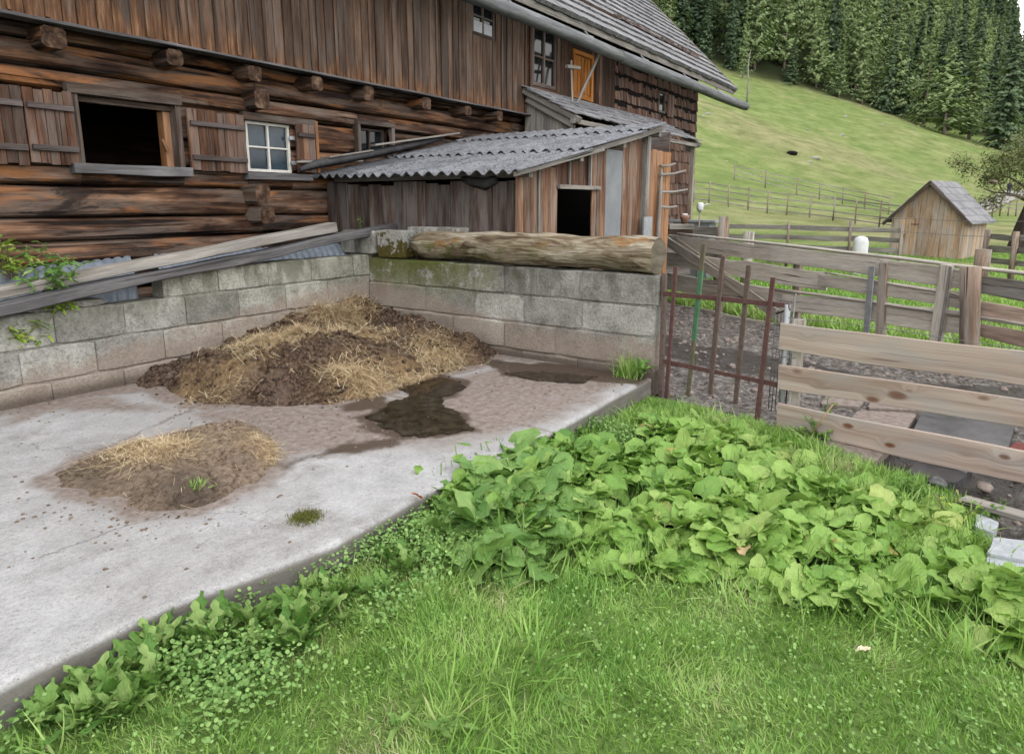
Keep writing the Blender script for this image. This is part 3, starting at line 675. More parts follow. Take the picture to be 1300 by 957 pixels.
shutter(2.745,3.165,1.98,2.66); shutter(2.28,2.735,1.97,2.665); shutter(4.32,5.03,1.98,2.64,nb=6)
shutter(5.77,6.07,2.02,2.62,nb=3)
wf=MB(); wf.beam((5.03,7.46,2.65),(6.1,7.46,2.65),.08,.085,n=3,wob=.01); wf.build('window_lintel',M['frame'],barn)
wf=MB(); wf.beam((5.03,7.455,1.945),(6.0,7.455,1.95),.1,.085,n=3,wob=.01); wf.build('window_sill',M['ledge'],barn)
wf=MB(); wf.beam((6.11,7.44,2.02),(6.11,7.44,2.68),.045,.05,up=(0,1,0)); wf.build('window_jamb',M['orange'],barn)
w2=window(5.095,5.735,2.0,2.60,7.50,M['white'],M['glass'],fw=.035)
b=MB(); 
for zc in (2.13,2.44): b=MB(); b.box(5.70,5.80,7.455,7.47,zc-.025,zc+.025); b.build('hinge',M['galv'],w2)
window(6.92,7.5,2.3,2.69,7.58,M['frame'],M['glassdark'],fw=.03,mull=(1,0))
wf=MB(); wf.box(6.84,6.9,7.43,7.55,2.22,2.72,'z'); wf.box(7.52,7.58,7.43,7.55,2.22,2.72,'z'); wf.box(6.84,7.58,7.425,7.5,2.72,2.79); wf.build('window_frame',M['frame'],barn)
w4=window(9.35,9.99,4.37,4.99,7.33,M['frame'],M['glassdark'],fw=.05,mull=(1,1))
p=MB(); p.box(9.42,9.66,7.345,7.35,4.43,4.60,ch=.001); p.box(9.70,9.93,7.345,7.35,4.43,4.60,ch=.001); p.build('paper_sheet',M['paper'],w4)
window(11.18,12.04,3.82,4.9,7.33,M['frame'],M['glassdark'],fw=.07,mull=(1,1))
fr=MB(); fr.box(11.07,11.17,7.31,7.36,3.72,5.0,'z'); fr.box(12.05,12.15,7.31,7.36,3.72,5.0,'z'); fr.box(11.07,12.15,7.30,7.36,3.70,3.80); fr.build('window_frame',M['shutter'],barn)
# varnished hatch
d=MB(); d.box(12.70,13.5,7.35,7.38,3.82,4.68,'z',rnd=.5)
for a in (12.78,12.92,13.06,13.2,13.34): d.box(a,a+.1,7.335,7.349,3.9,4.6,'z',rnd=random.random()*.3)
ho=d.build('hatch_door',M['hatch'],barn)
d=MB(); d.box(12.66,12.74,7.30,7.36,3.78,4.72,'z'); d.box(13.46,13.54,7.30,7.36,3.78,4.72,'z'); d.box(12.74,13.46,7.302,7.36,4.64,4.72); d.box(12.74,13.46,7.302,7.36,3.78,3.86); d.build('hatch_frame',M['hatch'],ho)
d=MB(); d.box(13.75,13.87,7.26,7.36,3.4,5.3,'z'); d.build('corner_post',M['shutter'],barn)
d=MB(); d.beam((12.2,6.95,3.55),(12.9,6.75,4.75),.035,.055); d.build('strut',M['greywood'],barn)
d=MB(); d.beam((11.95,6.9,3.55),(12.05,7.0,4.35),.035,.035); d.beam((11.8,6.95,4.2),(12.3,6.95,4.25),.06,.06); d.build('hanging_tool_bar',M['greywood'],barn)
window(17.3,17.75,3.98,4.52,7.38,M['frame'],M['glassdark'],fw=.05,mull=(0,0))
d=MB(); 
for i in range(4): d.box(17.86+i*.11,17.96+i*.11,7.36,7.385,3.93,4.5,'z',rnd=random.random())
d.build('shutter',M['shutter'],barn)
# roof : stepped rows of shakes
RS=math.sqrt(.5); EAV=(6.75,5.02)
def roofside(sgn,y0):
    rf=MB(); nrow=23; st=.33
    for r in range(nrow):
        u=-8.
        while u<21.6:
            u1=min(u+random.uniform(.16,.34),21.6); r0=random.random()
            s0=r*st+random.uniform(-.015,.015); s1=s0+st*1.25
            lo=.055+random.uniform(0,.014); 
            y=lambda s_,n_: y0+sgn*(s_*RS-n_*RS)
            zf=lambda s_,n_: EAV[1]+s_*RS+n_*RS
            P=[(y(s0,lo+.02),zf(s0,lo+.02)),(y(s0,.0),zf(s0,.0)),(y(s1,-.0),zf(s1,-.0)),(y(s1,.03),zf(s1,.03))]
            b=len(rf.v); g=.003
            for uu in (u+g,u1-g): rf.v.extend([Vector((uu,a,c)) for a,c in P])
            for j,(l0,l1) in enumerate(((0,.1),(.1,.5),(.5,.55),(.55,.97))):
                k=(j+1)%4; rf.face((b+j,b+k,b+4+k,b+4+j),[(l0,u),(l1,u),(l1,u1),(l0,u1)],r0)
            rf.face((b+3,b+2,b+1,b),[(0,0)]*4,r0); rf.face((b+4,b+5,b+6,b+7),[(0,0)]*4,r0)
            u=u1
    return rf
roof=roofside(1,6.75).build('roof',M['shake'],barn)
roofside(-1,17.2).build('roof',M['shake'],barn)
uf=MB()
for sgn,y0 in ((1,6.78),(-1,17.17)):
    for i in range(24):
        s0=i*.32; s1=s0+.315
        uf.beam((-7.95,y0+sgn*((s0+s1)/2*RS+.03),EAV[1]+(s0+s1)/2*RS-.03),(21.5,y0+sgn*((s0+s1)/2*RS+.03),EAV[1]+(s0+s1)/2*RS-.03),.30,.025,up=(0,-sgn*RS,RS))
uf.build('roof_boarding',M['clad_dark'],roof)
fa=MB(); fa.beam((-8,6.80,4.98),(21.62,6.80,4.98),.03,.16,n=6); fa.build('fascia_board',M['greywood'],roof)
fa=MB(); fa.beam((21.6,6.72,5.0),(21.6,11.98,10.25),.03,.16,up=(0,-RS,RS)); fa.beam((21.6,17.2,5.0),(21.6,11.98,10.25),.03,.16,up=(0,RS,RS)); fa.build('barge_board',M['greywood'],roof)
gt=MB(); pts=[(u,6.6+.01*math.sin(u),4.62+.012*math.sin(u*.8)) for u in np.linspace(-8,13.4,30)]; gt.tube(pts,.115,14,rough=.08,rnd=.2)
pts=[(u,6.6+.01*math.sin(u),4.61) for u in np.linspace(13.35,22.25,12)]; gt.tube(pts,.125,14,rough=.08,rnd=.7,capmi=1); gto=gt.build('gutter_pole',[M['pole'],M['endgrain']],barn)
for u in np.arange(-6,21,2.6): hk=MB(); hk.tube([(u,6.85,4.95),(u,6.72,4.8),(u,6.6,4.74)],.02,6); hk.build('gutter_hook',M['galv'],gto)
# ================================================================== SMALL SHINGLED PORCH on the barn
porch=thing('shingled_porch',(14,6.8,-.2),'small grey shingled lean-to roof behind the corrugated one against the barn','porch')
pr_=MB(); 
py0,pz0,py1,pz1=6.15,3.14,7.32,3.74
for r in range(5):
    u=10.75
    while u<17.1:
        u1=u+random.uniform(.1,.2); r0=random.random(); t0=r/5; t1=t0+.27
        a=Vector(((u+u1)/2,py0+(py1-py0)*t0,pz0+(pz1-pz0)*t0+.03+random.uniform(0,.025))); b=Vector(((u+u1)/2,py0+(py1-py0)*min(t1,1),pz0+(pz1-pz0)*min(t1,1)+.015))
        pr_.beam(a,b,u1-u-.006,.022,rnd=r0); u=u1
pro=pr_.build('roof',M['shake'],porch)
p=MB()
for u in (10.85,13,15,17): p.beam((u,6.1,3.06),(u,7.3,3.67),.09,.1)
p.beam((10.75,6.2,3.05),(17.1,6.2,3.05),.08,.08); p.build('rafter',M['greywood'],pro)
p=MB()
for i in range(8): 
    y=6.25+i*.135; p.box(10.93,10.95,y,y+.13,2.4,3.1+(y-6.25)*.5,'z',rnd=random.random())
p.build('gable_boards',M['greywood'],porch)
p=MB(); p.beam((10.88,6.25,3.0),(10.88,7.25,3.52),.05,.12); p.build('brace',M['greywood'],porch)
p=MB(); p.box(16.85,16.95,6.2,6.3,-.2,3.05,'z'); p.build('porch_post',M['post'],porch)
p=MB(); p.box(14,14.1,6.2,6.3,-.2,3.05,'z'); p.build('porch_post',M['post'],porch)
p=MB(); p.box(17.05,17.2,6.3,6.5,2.93,3.1); p.build('lamp',M['galv'],porch)
# ================================================================== CORRUGATED SHED
shed=thing('plank_shed',(8.5,5.9,-.2),'low dark plank shed with corrugated grey lichened roof in front of the barn','shed')
SV0,SV1,SU0,SU1=4.34,7.45,6.3,10.7
def rz(u): return 1.93+(u-6.05)*.2
wl=MB(); v=SV0
while v<SV1:
    v1=min(v+random.choice((.13,.17,.2,.23)),SV1); wl.box(SU0+random.uniform(-.008,.008),SU0+.03,v+.002,v1-.002,-.15,1.86+random.uniform(-.03,.03),'z',ch=.005,rnd=random.random()); v=v1
wl.box(SU0-.05,SU0+.05,SV1-.12,SV1,-.2,1.9,'z',rnd=.2)
wl.build('front_wall',M['shed'],shed)
wl=MB(); 
segs=[(6.28,6.42,.9),(6.42,6.58,.2),(6.58,6.74,.6),(6.74,6.84,.35),(6.84,7.16,.8)]
for a,b,r in segs: wl.box(a,b-.004,SV0-.03+random.uniform(0,.01),SV0,-.15,rz(a)-.05,'z',ch=.005,rnd=r)
for a,b,r in [(8.04,8.16,.55),(8.16,8.27,.2),(8.27,8.42,.85),(8.95,9.12,.95),(9.12,9.3,.6),(9.3,9.42,1.),(9.42,9.6,.45)]: wl.box(a,b-.004,SV0-.03+random.uniform(0,.012),SV0,-.15,rz(a)-.06,'z',ch=.005,rnd=r)
wl.build('side_wall',M['shed_red'],shed)
wl=MB(); a=7.16
while a<8.03: wl.box(a,a+.14,SV0+.02,SV0+.045,1.83,rz(a)-.03,'z',rnd=random.random()*.6); a+=.145
wl.build('panel_above_door',M['shutter'],shed)
wl=MB(); wl.box(7.14,8.2,SV0-.07,SV0-.031,1.79,1.84); wl.build('door_lintel',M['greywood'],shed)
for q in ((7.45,7.475,SV0-.02,SV0+.01,1.84,2.2),(7.98,8.02,SV0-.03,SV0+.01,1.84,2.3),(6.70,6.73,SV0-.05,SV0-.031,1.1,2.0)): wl=MB(); wl.box(*q,'z'); wl.build('batten',M['greywood'],shed)
wl=MB(); wl.box(8.43,8.93,SV0-.02,SV0-.005,-.1,rz(8.5)-.08,'z',ch=.002); wl.build('tin_panel',M['tin'],shed)
wl=MB(); wl.box(9.6,9.72,SV0-.09,SV0+.02,-.2,rz(9.6)-.05,'z',n=4,wob=.02,rnd=.3); wl.build('corner_post',M['greywood'],shed)
wl=MB(); 
for a,b in [(9.74,9.94),(9.94,10.1),(10.1,10.32),(10.32,10.5),(10.5,10.68)]: wl.box(a,b-.004,SV0-.04+random.uniform(0,.01),SV0-.01,-.15,2.45-random.uniform(0,.05),'z',rnd=random.random())
wl.build('orange_plank_door',M['orange'],shed)
wl=MB(); wl.box(9.48,9.78,SV0-.14,SV0-.11,-.1,1.42,'z'); wl.build('leaning_tin_plate',M['galv'],shed)
wl=MB(); wl.box(SU1-.03,SU1,SV0,SV1,-.2,2.75,'y'); wl.build('rear_wall',M['shed'],shed)
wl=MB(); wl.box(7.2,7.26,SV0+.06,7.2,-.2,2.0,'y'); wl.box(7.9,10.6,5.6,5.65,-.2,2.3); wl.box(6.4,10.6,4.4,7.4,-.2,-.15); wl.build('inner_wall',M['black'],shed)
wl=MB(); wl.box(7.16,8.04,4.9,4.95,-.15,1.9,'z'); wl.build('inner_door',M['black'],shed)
def corr(u0,u1,v0,v1,zo,rn,droop=0.,pitch=.177,amp=.026,tiltv=0.):
    mb=MB(); nv=int((v1-v0)/pitch*10); nu=3
    def surf(zoff):
        rows=[]
        for i in range(nu+1):
            u=u0+(u1-u0)*i/nu
            rows.append([Vector((u+ (0 if i else .02*math.sin(v0*9+j*.13)),v0+(v1-v0)*j/nv, rz(u)+zo+zoff+amp*math.sin(2*math.pi*(v0+(v1-v0)*j/nv)/pitch)+tiltv*(j/nv))) for j in range(nv+1)])
        return rows
    top=surf(.0);bot=surf(-.009)
    mb.loft(top,closed=False,caps=False,rnd=rn,smooth=True); mb.loft([r[::-1] for r in bot],closed=False,caps=False,rnd=rn,smooth=True)
    for k in (0,nu): mb.loft([top[k],bot[k]] if k else [bot[k],top[k]],closed=False,caps=False,rnd=rn)
    mb.loft([[a[0] for a in top],[a[0] for a in bot]],closed=False,caps=False,rnd=rn); mb.loft([[a[-1] for a in bot],[a[-1] for a in top]],closed=False,caps=False,rnd=rn)
    return mb
def addmb(a,b):
    k=len(a.v); a.v+=b.v; a.f+=[tuple(i+k for i in f) for f in b.f]; a.uv+=b.uv; a.r+=b.r; a.sm+=b.sm; a.mi+=b.mi
rf=MB()
v=4.12; n=0
while v<7.45:
    v1=min(v+.885,7.47); dk=.0 if v>6.4 else .9
    addmb(rf,corr(5.98+random.uniform(-.015,.015)+(0.03 if v>6.4 else 0),7.6,v-.04,v1,.03+.004*n,dk,tiltv=.008)); 
    addmb(rf,corr(7.42+random.uniform(-.03,.03),9.2,v-.04,v1,.062+.004*n,.9,tiltv=.008)); addmb(rf,corr(9.05+random.uniform(-.03,.03),9.88,v-.04,v1,.09+.004*n,.9,tiltv=.008)); v=v1; n+=1
rfo=rf.build('corrugated_roof',M['roofsheet'],shed)
p=MB()
for u in (6.35,7.5,8.7,9.9): p.box(u,u+.08,4.2,7.4,rz(u)-.09,rz(u)-.01,'y')
p.build('purlin',M['greywood'],rfo)
p=MB(); p.beam((5.98,4.14,rz(5.98)-.0),(8.0,4.14,rz(8.0)-.02),.03,.05,n=4,wob=.015); p.beam((7.2,4.16,rz(7.2)+.0),(9.9,4.15,rz(9.9)+.02),.04,.07,n=4,wob=.01); p.build('rake_board',M['greywood'],rfo)
p=MB(); p.tube([(5.75,7.36,2.04),(6.0,7.36,2.12),(6.5,7.36,2.22),(7.1,7.36,2.33),(7.9,7.36,2.5),(8.6,7.38,2.66)],[.03,.06,.065,.055,.05,.04],10,rough=.3,rnd=.3); p.build('felt_roll',M['felt'],rfo)
p=MB(); p.beam((7.0,7.30,2.43),(8.9,7.30,2.75),.10,.025); p.beam((6.2,7.34,2.22),(7.0,7.34,2.36),.10,.02,up=(0,0,1)); p.beam((5.72,7.38,2.14),(6.85,7.38,2.21),.05,.025); p.build('flashing_board',M['greywood'],rfo)
p=MB(); p.tube([(6.29,4.6,1.88),(6.27,4.75,1.83),(6.28,4.95,1.86),(6.29,5.1,1.9)],[.04,.06,.05,.03],8,rough=.4); p.build('felt_scrap',M['felt'],shed)
# ================================================================== TERRAIN
def tz(x,y):
    """ground height, camera-heading frame"""
    q=.355*(y-50)-.224*x+3.4
    h=np.where(q>30,q,np.log1p(np.exp(np.clip(q/3.,-40,30)))*3.)
    a=x/np.maximum(y,1.); k=np.interp(a,[.0,.55,.647,.741,.9],[.36,.36,.22,.10,.06])
    h=h+k*np.maximum(0,y-158)
    h=h-np.interp(a,[.69,.74,.8],[0,.22,.30])*np.maximum(0,y-165)
    h=h+np.minimum(1.,np.maximum(h,0)/6.)*(nf(x,y,.03,4,seed=3)-.5)*5.
    w=np.clip((y-14)/30,0,1)
    return -.2-.02*w+h*(y>20)+w*(nf(x,y,.15,3,seed=5)-.5)*.25
ys=np.concatenate([np.arange(-40,10,5.),np.arange(10,40,1.5),np.arange(40,170,2.2),np.arange(170,345,7)])
an=np.linspace(-1.0,1.25,200)
YY,AA=np.meshgrid(ys,an,indexing='ij'); XX=AA*(np.maximum(YY,0)*1.0+45)
ZZ=tz(XX,np.maximum(YY,0)); ZZ=np.where(YY<12,-.24,ZZ)
wu=XX*math.sin(YAW)+YY*math.cos(YAW); wv=-XX*math.cos(YAW)+YY*math.sin(YAW)
n0,n1=XX.shape; idx=np.arange(n0*n1).reshape(n0,n1)
F=np.stack([idx[:-1,:-1],idx[:-1,1:],idx[1:,1:],idx[1:,:-1]],-1).reshape(-1,4)[:,::-1]
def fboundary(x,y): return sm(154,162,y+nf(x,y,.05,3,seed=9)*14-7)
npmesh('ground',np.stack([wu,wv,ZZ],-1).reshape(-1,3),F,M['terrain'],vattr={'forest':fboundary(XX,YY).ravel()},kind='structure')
def sheet(name,u0,u1,v0,v1,st,zf,mat,attrs=None,skirt=0.,mask=None,**kw):
    us=np.arange(u0,u1+st*.5,st); vs=np.arange(v0,v1+st*.5,st); U_,V_=np.meshgrid(us,vs,indexing='ij'); Z=zf(U_,V_)
    a=dict((k,f(U_,V_).ravel()) for k,f in (attrs or {}).items()); P=np.stack([U_,V_,Z],-1)
    idx=np.arange(U_.size).reshape(U_.shape)
    F=np.stack([idx[:-1,:-1],idx[1:,:-1],idx[1:,1:],idx[:-1,1:]],-1).reshape(-1,4)
    if mask is not None:
        mk=mask(U_,V_); ok=(mk[:-1,:-1]&mk[1:,:-1]&mk[1:,1:]&mk[:-1,1:]).ravel(); F=F[ok]
        used=np.unique(F); re=np.zeros(U_.size,int); re[used]=np.arange(len(used)); F=re[F]; Pf=P.reshape(-1,3)[used]; a={k:d[used] for k,d in a.items()}
        return npmesh(name,Pf,F,mat,vattr=a,**kw)
    return npmesh(name,P.reshape(-1,3),F,mat,vattr=a,**kw)
# lawn (soil under the grass)
lawnP=[(-4,2.72),(5.75,2.72),(5.72,1.9)]+gp([(965,540),(1010,552),(1075,580),(1140,604),(1205,628),(1240,655),(1262,695),(1275,720),(1345,735)],-.17)+[(2.9,-3.2),(2.5,-4.6),(-4,-4.6)]
sheet('lawn',-4,5.8,-4.6,2.7,.05,lambda u,v:-.17+.03*(nf(u,v,.8,4,seed=2)-.5)-.09*sm(.0,-.12,inpoly(u,v,lawnP)),M['lawn'],mask=lambda u,v:inpoly(u,v,lawnP)>-.2,kind='structure')
# trampled yard behind the gate and fence
wetp=[gp(p,-.2) for p in ([(845,425),(900,440),(1000,455),(1100,480),(1100,500),(980,480),(880,465),(840,450)],[(1120,520),(1300,560),(1300,640),(1180,640),(1060,580),(1100,560)],[(1080,485),(1300,490),(1300,520),(1200,515)],[(990,545),(1100,580),(1200,620),(1300,640),(1300,660),(1150,630),(1040,600)])]
def yardz(u,v):
    base=-.20-.0*u
    return base+.09*(nf(u,v,2.2,5,.6,seed=11)-.5)+.06*(nf(u,v,8,4,.65,seed=12)-.5)
def yardwet(u,v):
    w=np.zeros(u.shape)
    for p in wetp: w=np.maximum(w,sm(-.25,.2,inpoly(u,v,p)))
    return np.clip(w*.9+.25*(nf(u,v,1.2,4,seed=4)-.5),0,1)
sheet('mud_yard',3.6,13.5,-4.5,5.2,.04,yardz,M['mud'],{'wet':yardwet},mask=lambda u,v:((inpoly(u,v,lawnP)<.06)|(v>1.3))&(u>np.where(v>1.3,5.5,3.6))&((v<2.4)|(u>5.9)),kind='structure')
# ================================================================== SLAB
heapF=gp([(150,497),(190,492),(245,514),(330,519),(420,514),(480,500),(545,480),(620,461),(640,448)])+[(5.9,4.1),(5.9,6.4),(1.9,6.4),(2.3,6.22)]
pileF=gp([(66,603),(100,585),(150,570),(200,556),(255,545),(310,533),(340,548),(362,568),(350,592),(325,612),(290,632),(240,650),(190,650),(160,634),(120,628),(80,618)])
stainp=[gp(p) for p in ([(130,515),(250,520),(420,522),(500,505),(640,470),(800,480),(805,490),(700,480),(620,500),(600,560),(500,575),(380,600),(330,590),(400,560),(250,540)],)]
brownz=[gp(p) for p in ([(0,500),(110,500),(250,512),(430,515),(520,495),(620,460),(830,480),(790,505),(700,545),(560,570),(350,590),(200,530),(60,528),(0,545)],)]
wetz=[gp(p) for p in ([(465,522),(505,508),(550,503),(592,528),(608,548),(560,556),(505,556),(465,543),(450,530)],[(500,488),(560,474),(600,484),(590,505),(530,510)],[(600,456),(720,462),(830,476),(810,487),(720,485),(640,478)],[(335,592),(380,580),(440,566),(500,558),(500,562),(420,576),(365,594)],[(430,515),(470,500),(500,505),(460,525)])]
def slz(u,v): return .012*(nf(u,v,.9,4,seed=21)-.5)-.0+.004*(nf(u,v,9,3,seed=22)-.5)
def bro(u,v):
    b=np.zeros(u.shape)
    for p in brownz: b=np.maximum(b,sm(-.15,.35,inpoly(u,v,p)+.5*(nf(u,v,1.6,5,.6,seed=24)-.5)))
    d=np.minimum(5.8-u,6.23-v); b=np.maximum(b,sm(.5,.05,d+.3*(nf(u,v,3,4,seed=25)-.5)))
    r_=np.clip(.6+nf(u,v,1.3,5,.6,seed=26)*.9,0,1)*b
    nn=.22*(nf(u,v,5,5,.65,seed=28)-.5)
    r_=np.maximum(r_,.9*sm(-.22,-.02,inpoly(u,v,pileF)+nn)); r_=np.maximum(r_,sm(-.25,-.02,inpoly(u,v,heapF)+nn))
    return np.maximum(r_,.45*sm(.58,.72,nf(u,v,.9,5,.6,seed=29)))
def wetf(u,v):
    w=np.zeros(u.shape)
    for p in wetz: w=np.maximum(w,sm(-.16,.16,inpoly(u,v,p)+.36*(nf(u,v,3.2,6,.65,seed=27)-.5)))
    return w
def crack(u,v): # a cast joint running across the slab
    return 0
us=np.arange(-3.2,5.80,.025); vs=np.arange(2.43,6.24,.025); U_,V_=np.meshgrid(us,vs,indexing='ij')
edge=np.interp(U_,[-3.2,.7,1.2,1.5,1.95,2.6,3.9,5.4,5.8],[2.58,2.57,2.56,2.49,2.40,2.43,2.39,2.42,2.42])+.022*(nf(U_,V_*0,2.5,4,seed=30)-.5); V2=np.where(V_<2.8,V_+ (edge-2.43)*(2.8-V_)/.37,V_)
Z=slz(U_,V2)-np.where(V_<2.45,.012,0)
joint=np.minimum(np.abs(U_-3.93+.0*V_),np.abs(V_-3.05+.0*(U_))+np.where(U_>3.9,0,9)); Z=Z-.006*sm(.03,.0,joint)*(U_>1)
a_w=wetf(U_,V2); a_b=np.clip(bro(U_,V2)+.9*sm(.03,.0,joint)*(V_<4.6),0,1)
k=U_.shape[0]; top=np.stack([U_,V2,Z],-1)
# front side strip
ns=7; side=[]
for j in range(ns+1):
    t=j/ns; side.append(np.stack([us,V2[:,0]-.004+.012*np.sin(t*3)*(nf(us,us*0+j,5,3,seed=33)-.3)*2,Z[:,0]-t*.24],-1))
side=np.stack(side[::-1],1); allp=np.concatenate([side[:,:-1],top],1)
z0=np.zeros((k,ns)); aw=np.concatenate([z0,a_w],1); ab=np.concatenate([z0+.35,a_b],1)
idx=np.arange(allp.shape[0]*allp.shape[1]).reshape(allp.shape[:2]); F=np.stack([idx[:-1,:-1],idx[1:,:-1],idx[1:,1:],idx[:-1,1:]],-1).reshape(-1,4)
npmesh('concrete_slab',allp.reshape(-1,3),F,M['slab'],vattr={'wet':aw.ravel(),'brown':ab.ravel()},kind='structure')
# puddles : level water sheets a few millimetres above the slab
def blobsheet(name,pts,z,mat,step=.02,rag=.16,seed=0,**kw):
    P=gp(pts); us=[p[0] for p in P]; vs=[p[1] for p in P]
    return sheet(name,min(us)-.2,max(us)+.2,min(vs)-.2,max(vs)+.2,step,lambda u,v:u*0+z,mat,mask=lambda u,v:inpoly(u,v,P)+rag*2*(nf(u,v,4,5,.6,seed=seed)-.5)>0,**kw)
blobsheet('puddle',[(470,526),(498,512),(524,502),(508,492),(545,481),(585,484),(592,495),(562,504),(578,520),(594,535),(603,546),(560,552),(508,553),(475,543),(455,533)],.0085,M['puddle'],seed=41,kind='structure')
blobsheet('puddle',[(640,474),(690,471),(760,478),(740,488),(680,484)],.0085,M['puddle'],seed=43,rag=.08,kind='structure')
# ================================================================== BLOCK WALLS (blocks stay in the wall's mesh)
def blockwall(mb,axis,f,th,a_of,courses):
    for z0,z1,js in courses:
        for a,b in zip(js,js[1:]):
            r=random.random(); g=.003+random.uniform(0,.004); o=random.uniform(-.008,.008)
            def bx_(p0,p1,q0,q1): 
                n=5; rings=[]; x0,x1=p0+g,p1-g; c=.012
                for i in range(n+1):
                    t=x0+(x1-x0)*i/n; e=c*.6 if i in(0,n) else 0
                    w_=lambda k: noise.noise(Vector((t*3,k,z0*7)))*.006
                    lo,hi=q0+o+e,q1-e-.02; zb,zt=z0+g*.6+e,z1-g*.6-e
                    P=[(lo+c+w_(1),zb),(hi,zb),(hi,zt),(lo+c*1.4,zt+w_(2)),(lo+w_(3),zt-c*1.4),(lo+w_(4),zb+c)]
                    rings.append([Vector((t,q,z)) if axis=='x' else Vector((q,t,z)) for q,z in (P if axis=='x' else P[::-1])])
                mb.loft(rings,rnd=r)
            bx_(a,b,f,f+th)
        # mortar core
    return mb
lw=MB()
blockwall(lw,'x',6.23,.22,None,[(-.06,.158,[-2.5,-1.8,-1.1,-.4,.4,1.05,1.66,2.23,2.81,3.4,4,4.6,5.2,6.02]),
 (.158,.452,[-2.4,-1.7,-1.,-.3,.3,.9,1.46,2.03,2.60,3.2,3.8,4.4,5.,5.6,6.02]),(.452,.742,[-2.5,-1.8,-1.1,-.4,.5,1.15,1.73,2.31,2.87,3.44,4.01,4.58,5.17,6.02]),
 (.742,1.0,[3.24,3.8,4.38,4.95,5.57,6.02])])
lw.box(-2.4,6.0,6.245,6.44,-.1,.73,rnd=.2); lw.box(3.25,5.99,6.2455,6.4395,.73,.985,rnd=.2)
lw.build('block_wall',M['blockl'],label='long grey concrete block wall at the left, manure smeared along its foot, beneath the sloping planks',cat='wall')
rw=MB()
blockwall(rw,'y',5.80,.22,None,[(-.2,.075,[2.41,3.24,3.92,4.6,5.3,6.22]),(.075,.372,[2.42,2.82,3.5,4.15,4.87,5.5,6.22]),(.372,.668,[2.43,3.2,3.9,4.58,5.28,6.22]),(.668,.965,[2.405,3.45,4.15,4.83,5.55,6.22])])
rw.box(5.815,6.01,2.425,6.2,-.2,.95,'y',rnd=.2)
rw.build('block_wall',M['block'],label='mossy concrete block wall carrying the rotting log, closing the dung yard at the back',cat='wall')
# loose blocks at the corner
def looseblock(x0,x1,y0,y1,z0,z1,mat,label,name='concrete_block',cat='block'):
    b=MB(); n=8; rings=[]
    for i in range(n+1):
        t=i/n; e=.012 if i in(0,n) else 0
        P=[]
        for (y,z) in [(y0,z0),(y1,z0),(y1,z1),(y0,z1)]:
            P.append(Vector((x0+(x1-x0)*t,y+(e if y==y0 else -e)+noise.noise(Vector((t*4,y*3,z*3)))*.012,z+(e if z==z0 else -e)+noise.noise(Vector((t*4,y*3,z*3+7)))*.008)))
        q=[]
        for j in range(4):
            a,c=P[j],P[(j+1)%4]; q+= [a.lerp(c,.06),a.lerp(c,.5),a.lerp(c,.94)]
        rings.append(q)
    b.loft(rings,rnd=random.random()); return b.build(name,mat,label=label,cat=cat)
looseblock(5.79,6.03,5.60,6.04,.972,1.30,M['mossblock'],'white flaking block with brown moss beside the left end of the rotting log')
looseblock(5.80,6.02,6.10,6.70,1.003,1.29,M['loose'],'grey block standing on the wall corner, propping up the planks')
looseblock(6.02,6.24,4.95,5.75,1.20,1.34,M['loose'],'flat grey block lying behind the rotting log under the plank end')
looseblock(2.10,2.75,6.25,6.42,.745,.80,M['loose'],'thin broken stone slab lying on the left wall among the leaves','stone_slab','slab')
# rotting log
lg=MB(); pts=[];rad=[]
for i in range(34):
    t=i/33; v=5.52-(5.52-2.47)*t; pts.append((5.93+.01*math.sin(t*9),v,1.140+.008*math.sin(t*5)-.0*t)); rad.append(.165+.015*noise.noise(Vector((t*6,3,1)))+(.02*t)-(.05*max(0,(.06-t)/.06)))
rings=[]
for i,(p,r) in enumerate(zip(pts,rad)):
    rg=[]
    for j in range(28):
        a=2*math.pi*j/28; nn=noise.fractal(Vector((math.cos(a)*1.8,math.sin(a)*1.8,i*.16)),1,2,4)
        rr=r*(1+.17*nn); 
        if i<5: rr*=1+.25*noise.noise(Vector((math.cos(a)*3,math.sin(a)*3,i)))*(5-i)/5
        rg.append(Vector((p[0]+math.cos(a)*rr*1.0,p[1],p[2]+math.sin(a)*rr*.93)))
    rings.append(rg)
lg.loft(rings,smooth=True,rnd=.3,capmi=1)
lg.build('log',[M['rotlog'],M['endgrain']],label='thick rotting log with cracked bark lying along the top of the block wall',cat='log')
# sloping planks over the left wall
p=MB(); a=PV(422,283,6.33); b=PV(0,362,6.33); d=(b-a); b=a+d*1.5
p.beam(a+Vector((0,0,-.05)),b+Vector((0,0,-.05)),.16,.10,n=24,ch=.008,wob=.012,rnd=.85); 
p.build('plank',M['greywood'],label='pale upper plank sloping down to the left along the block wall',cat='plank')
p=MB(); a=PV(543,274,6.30); b=PV(0,384,6.22); d=(b-a); b=a+d*1.4
p.beam(a+Vector((0,0,-.04)),b+Vector((0,0,-.06)),.22,.085,n=30,ch=.01,wob=.03,rnd=.05,tw=.0)
p.build('plank',M['ledge'],label='longer warped grey plank under the pale one, resting on the corner block',cat='plank')
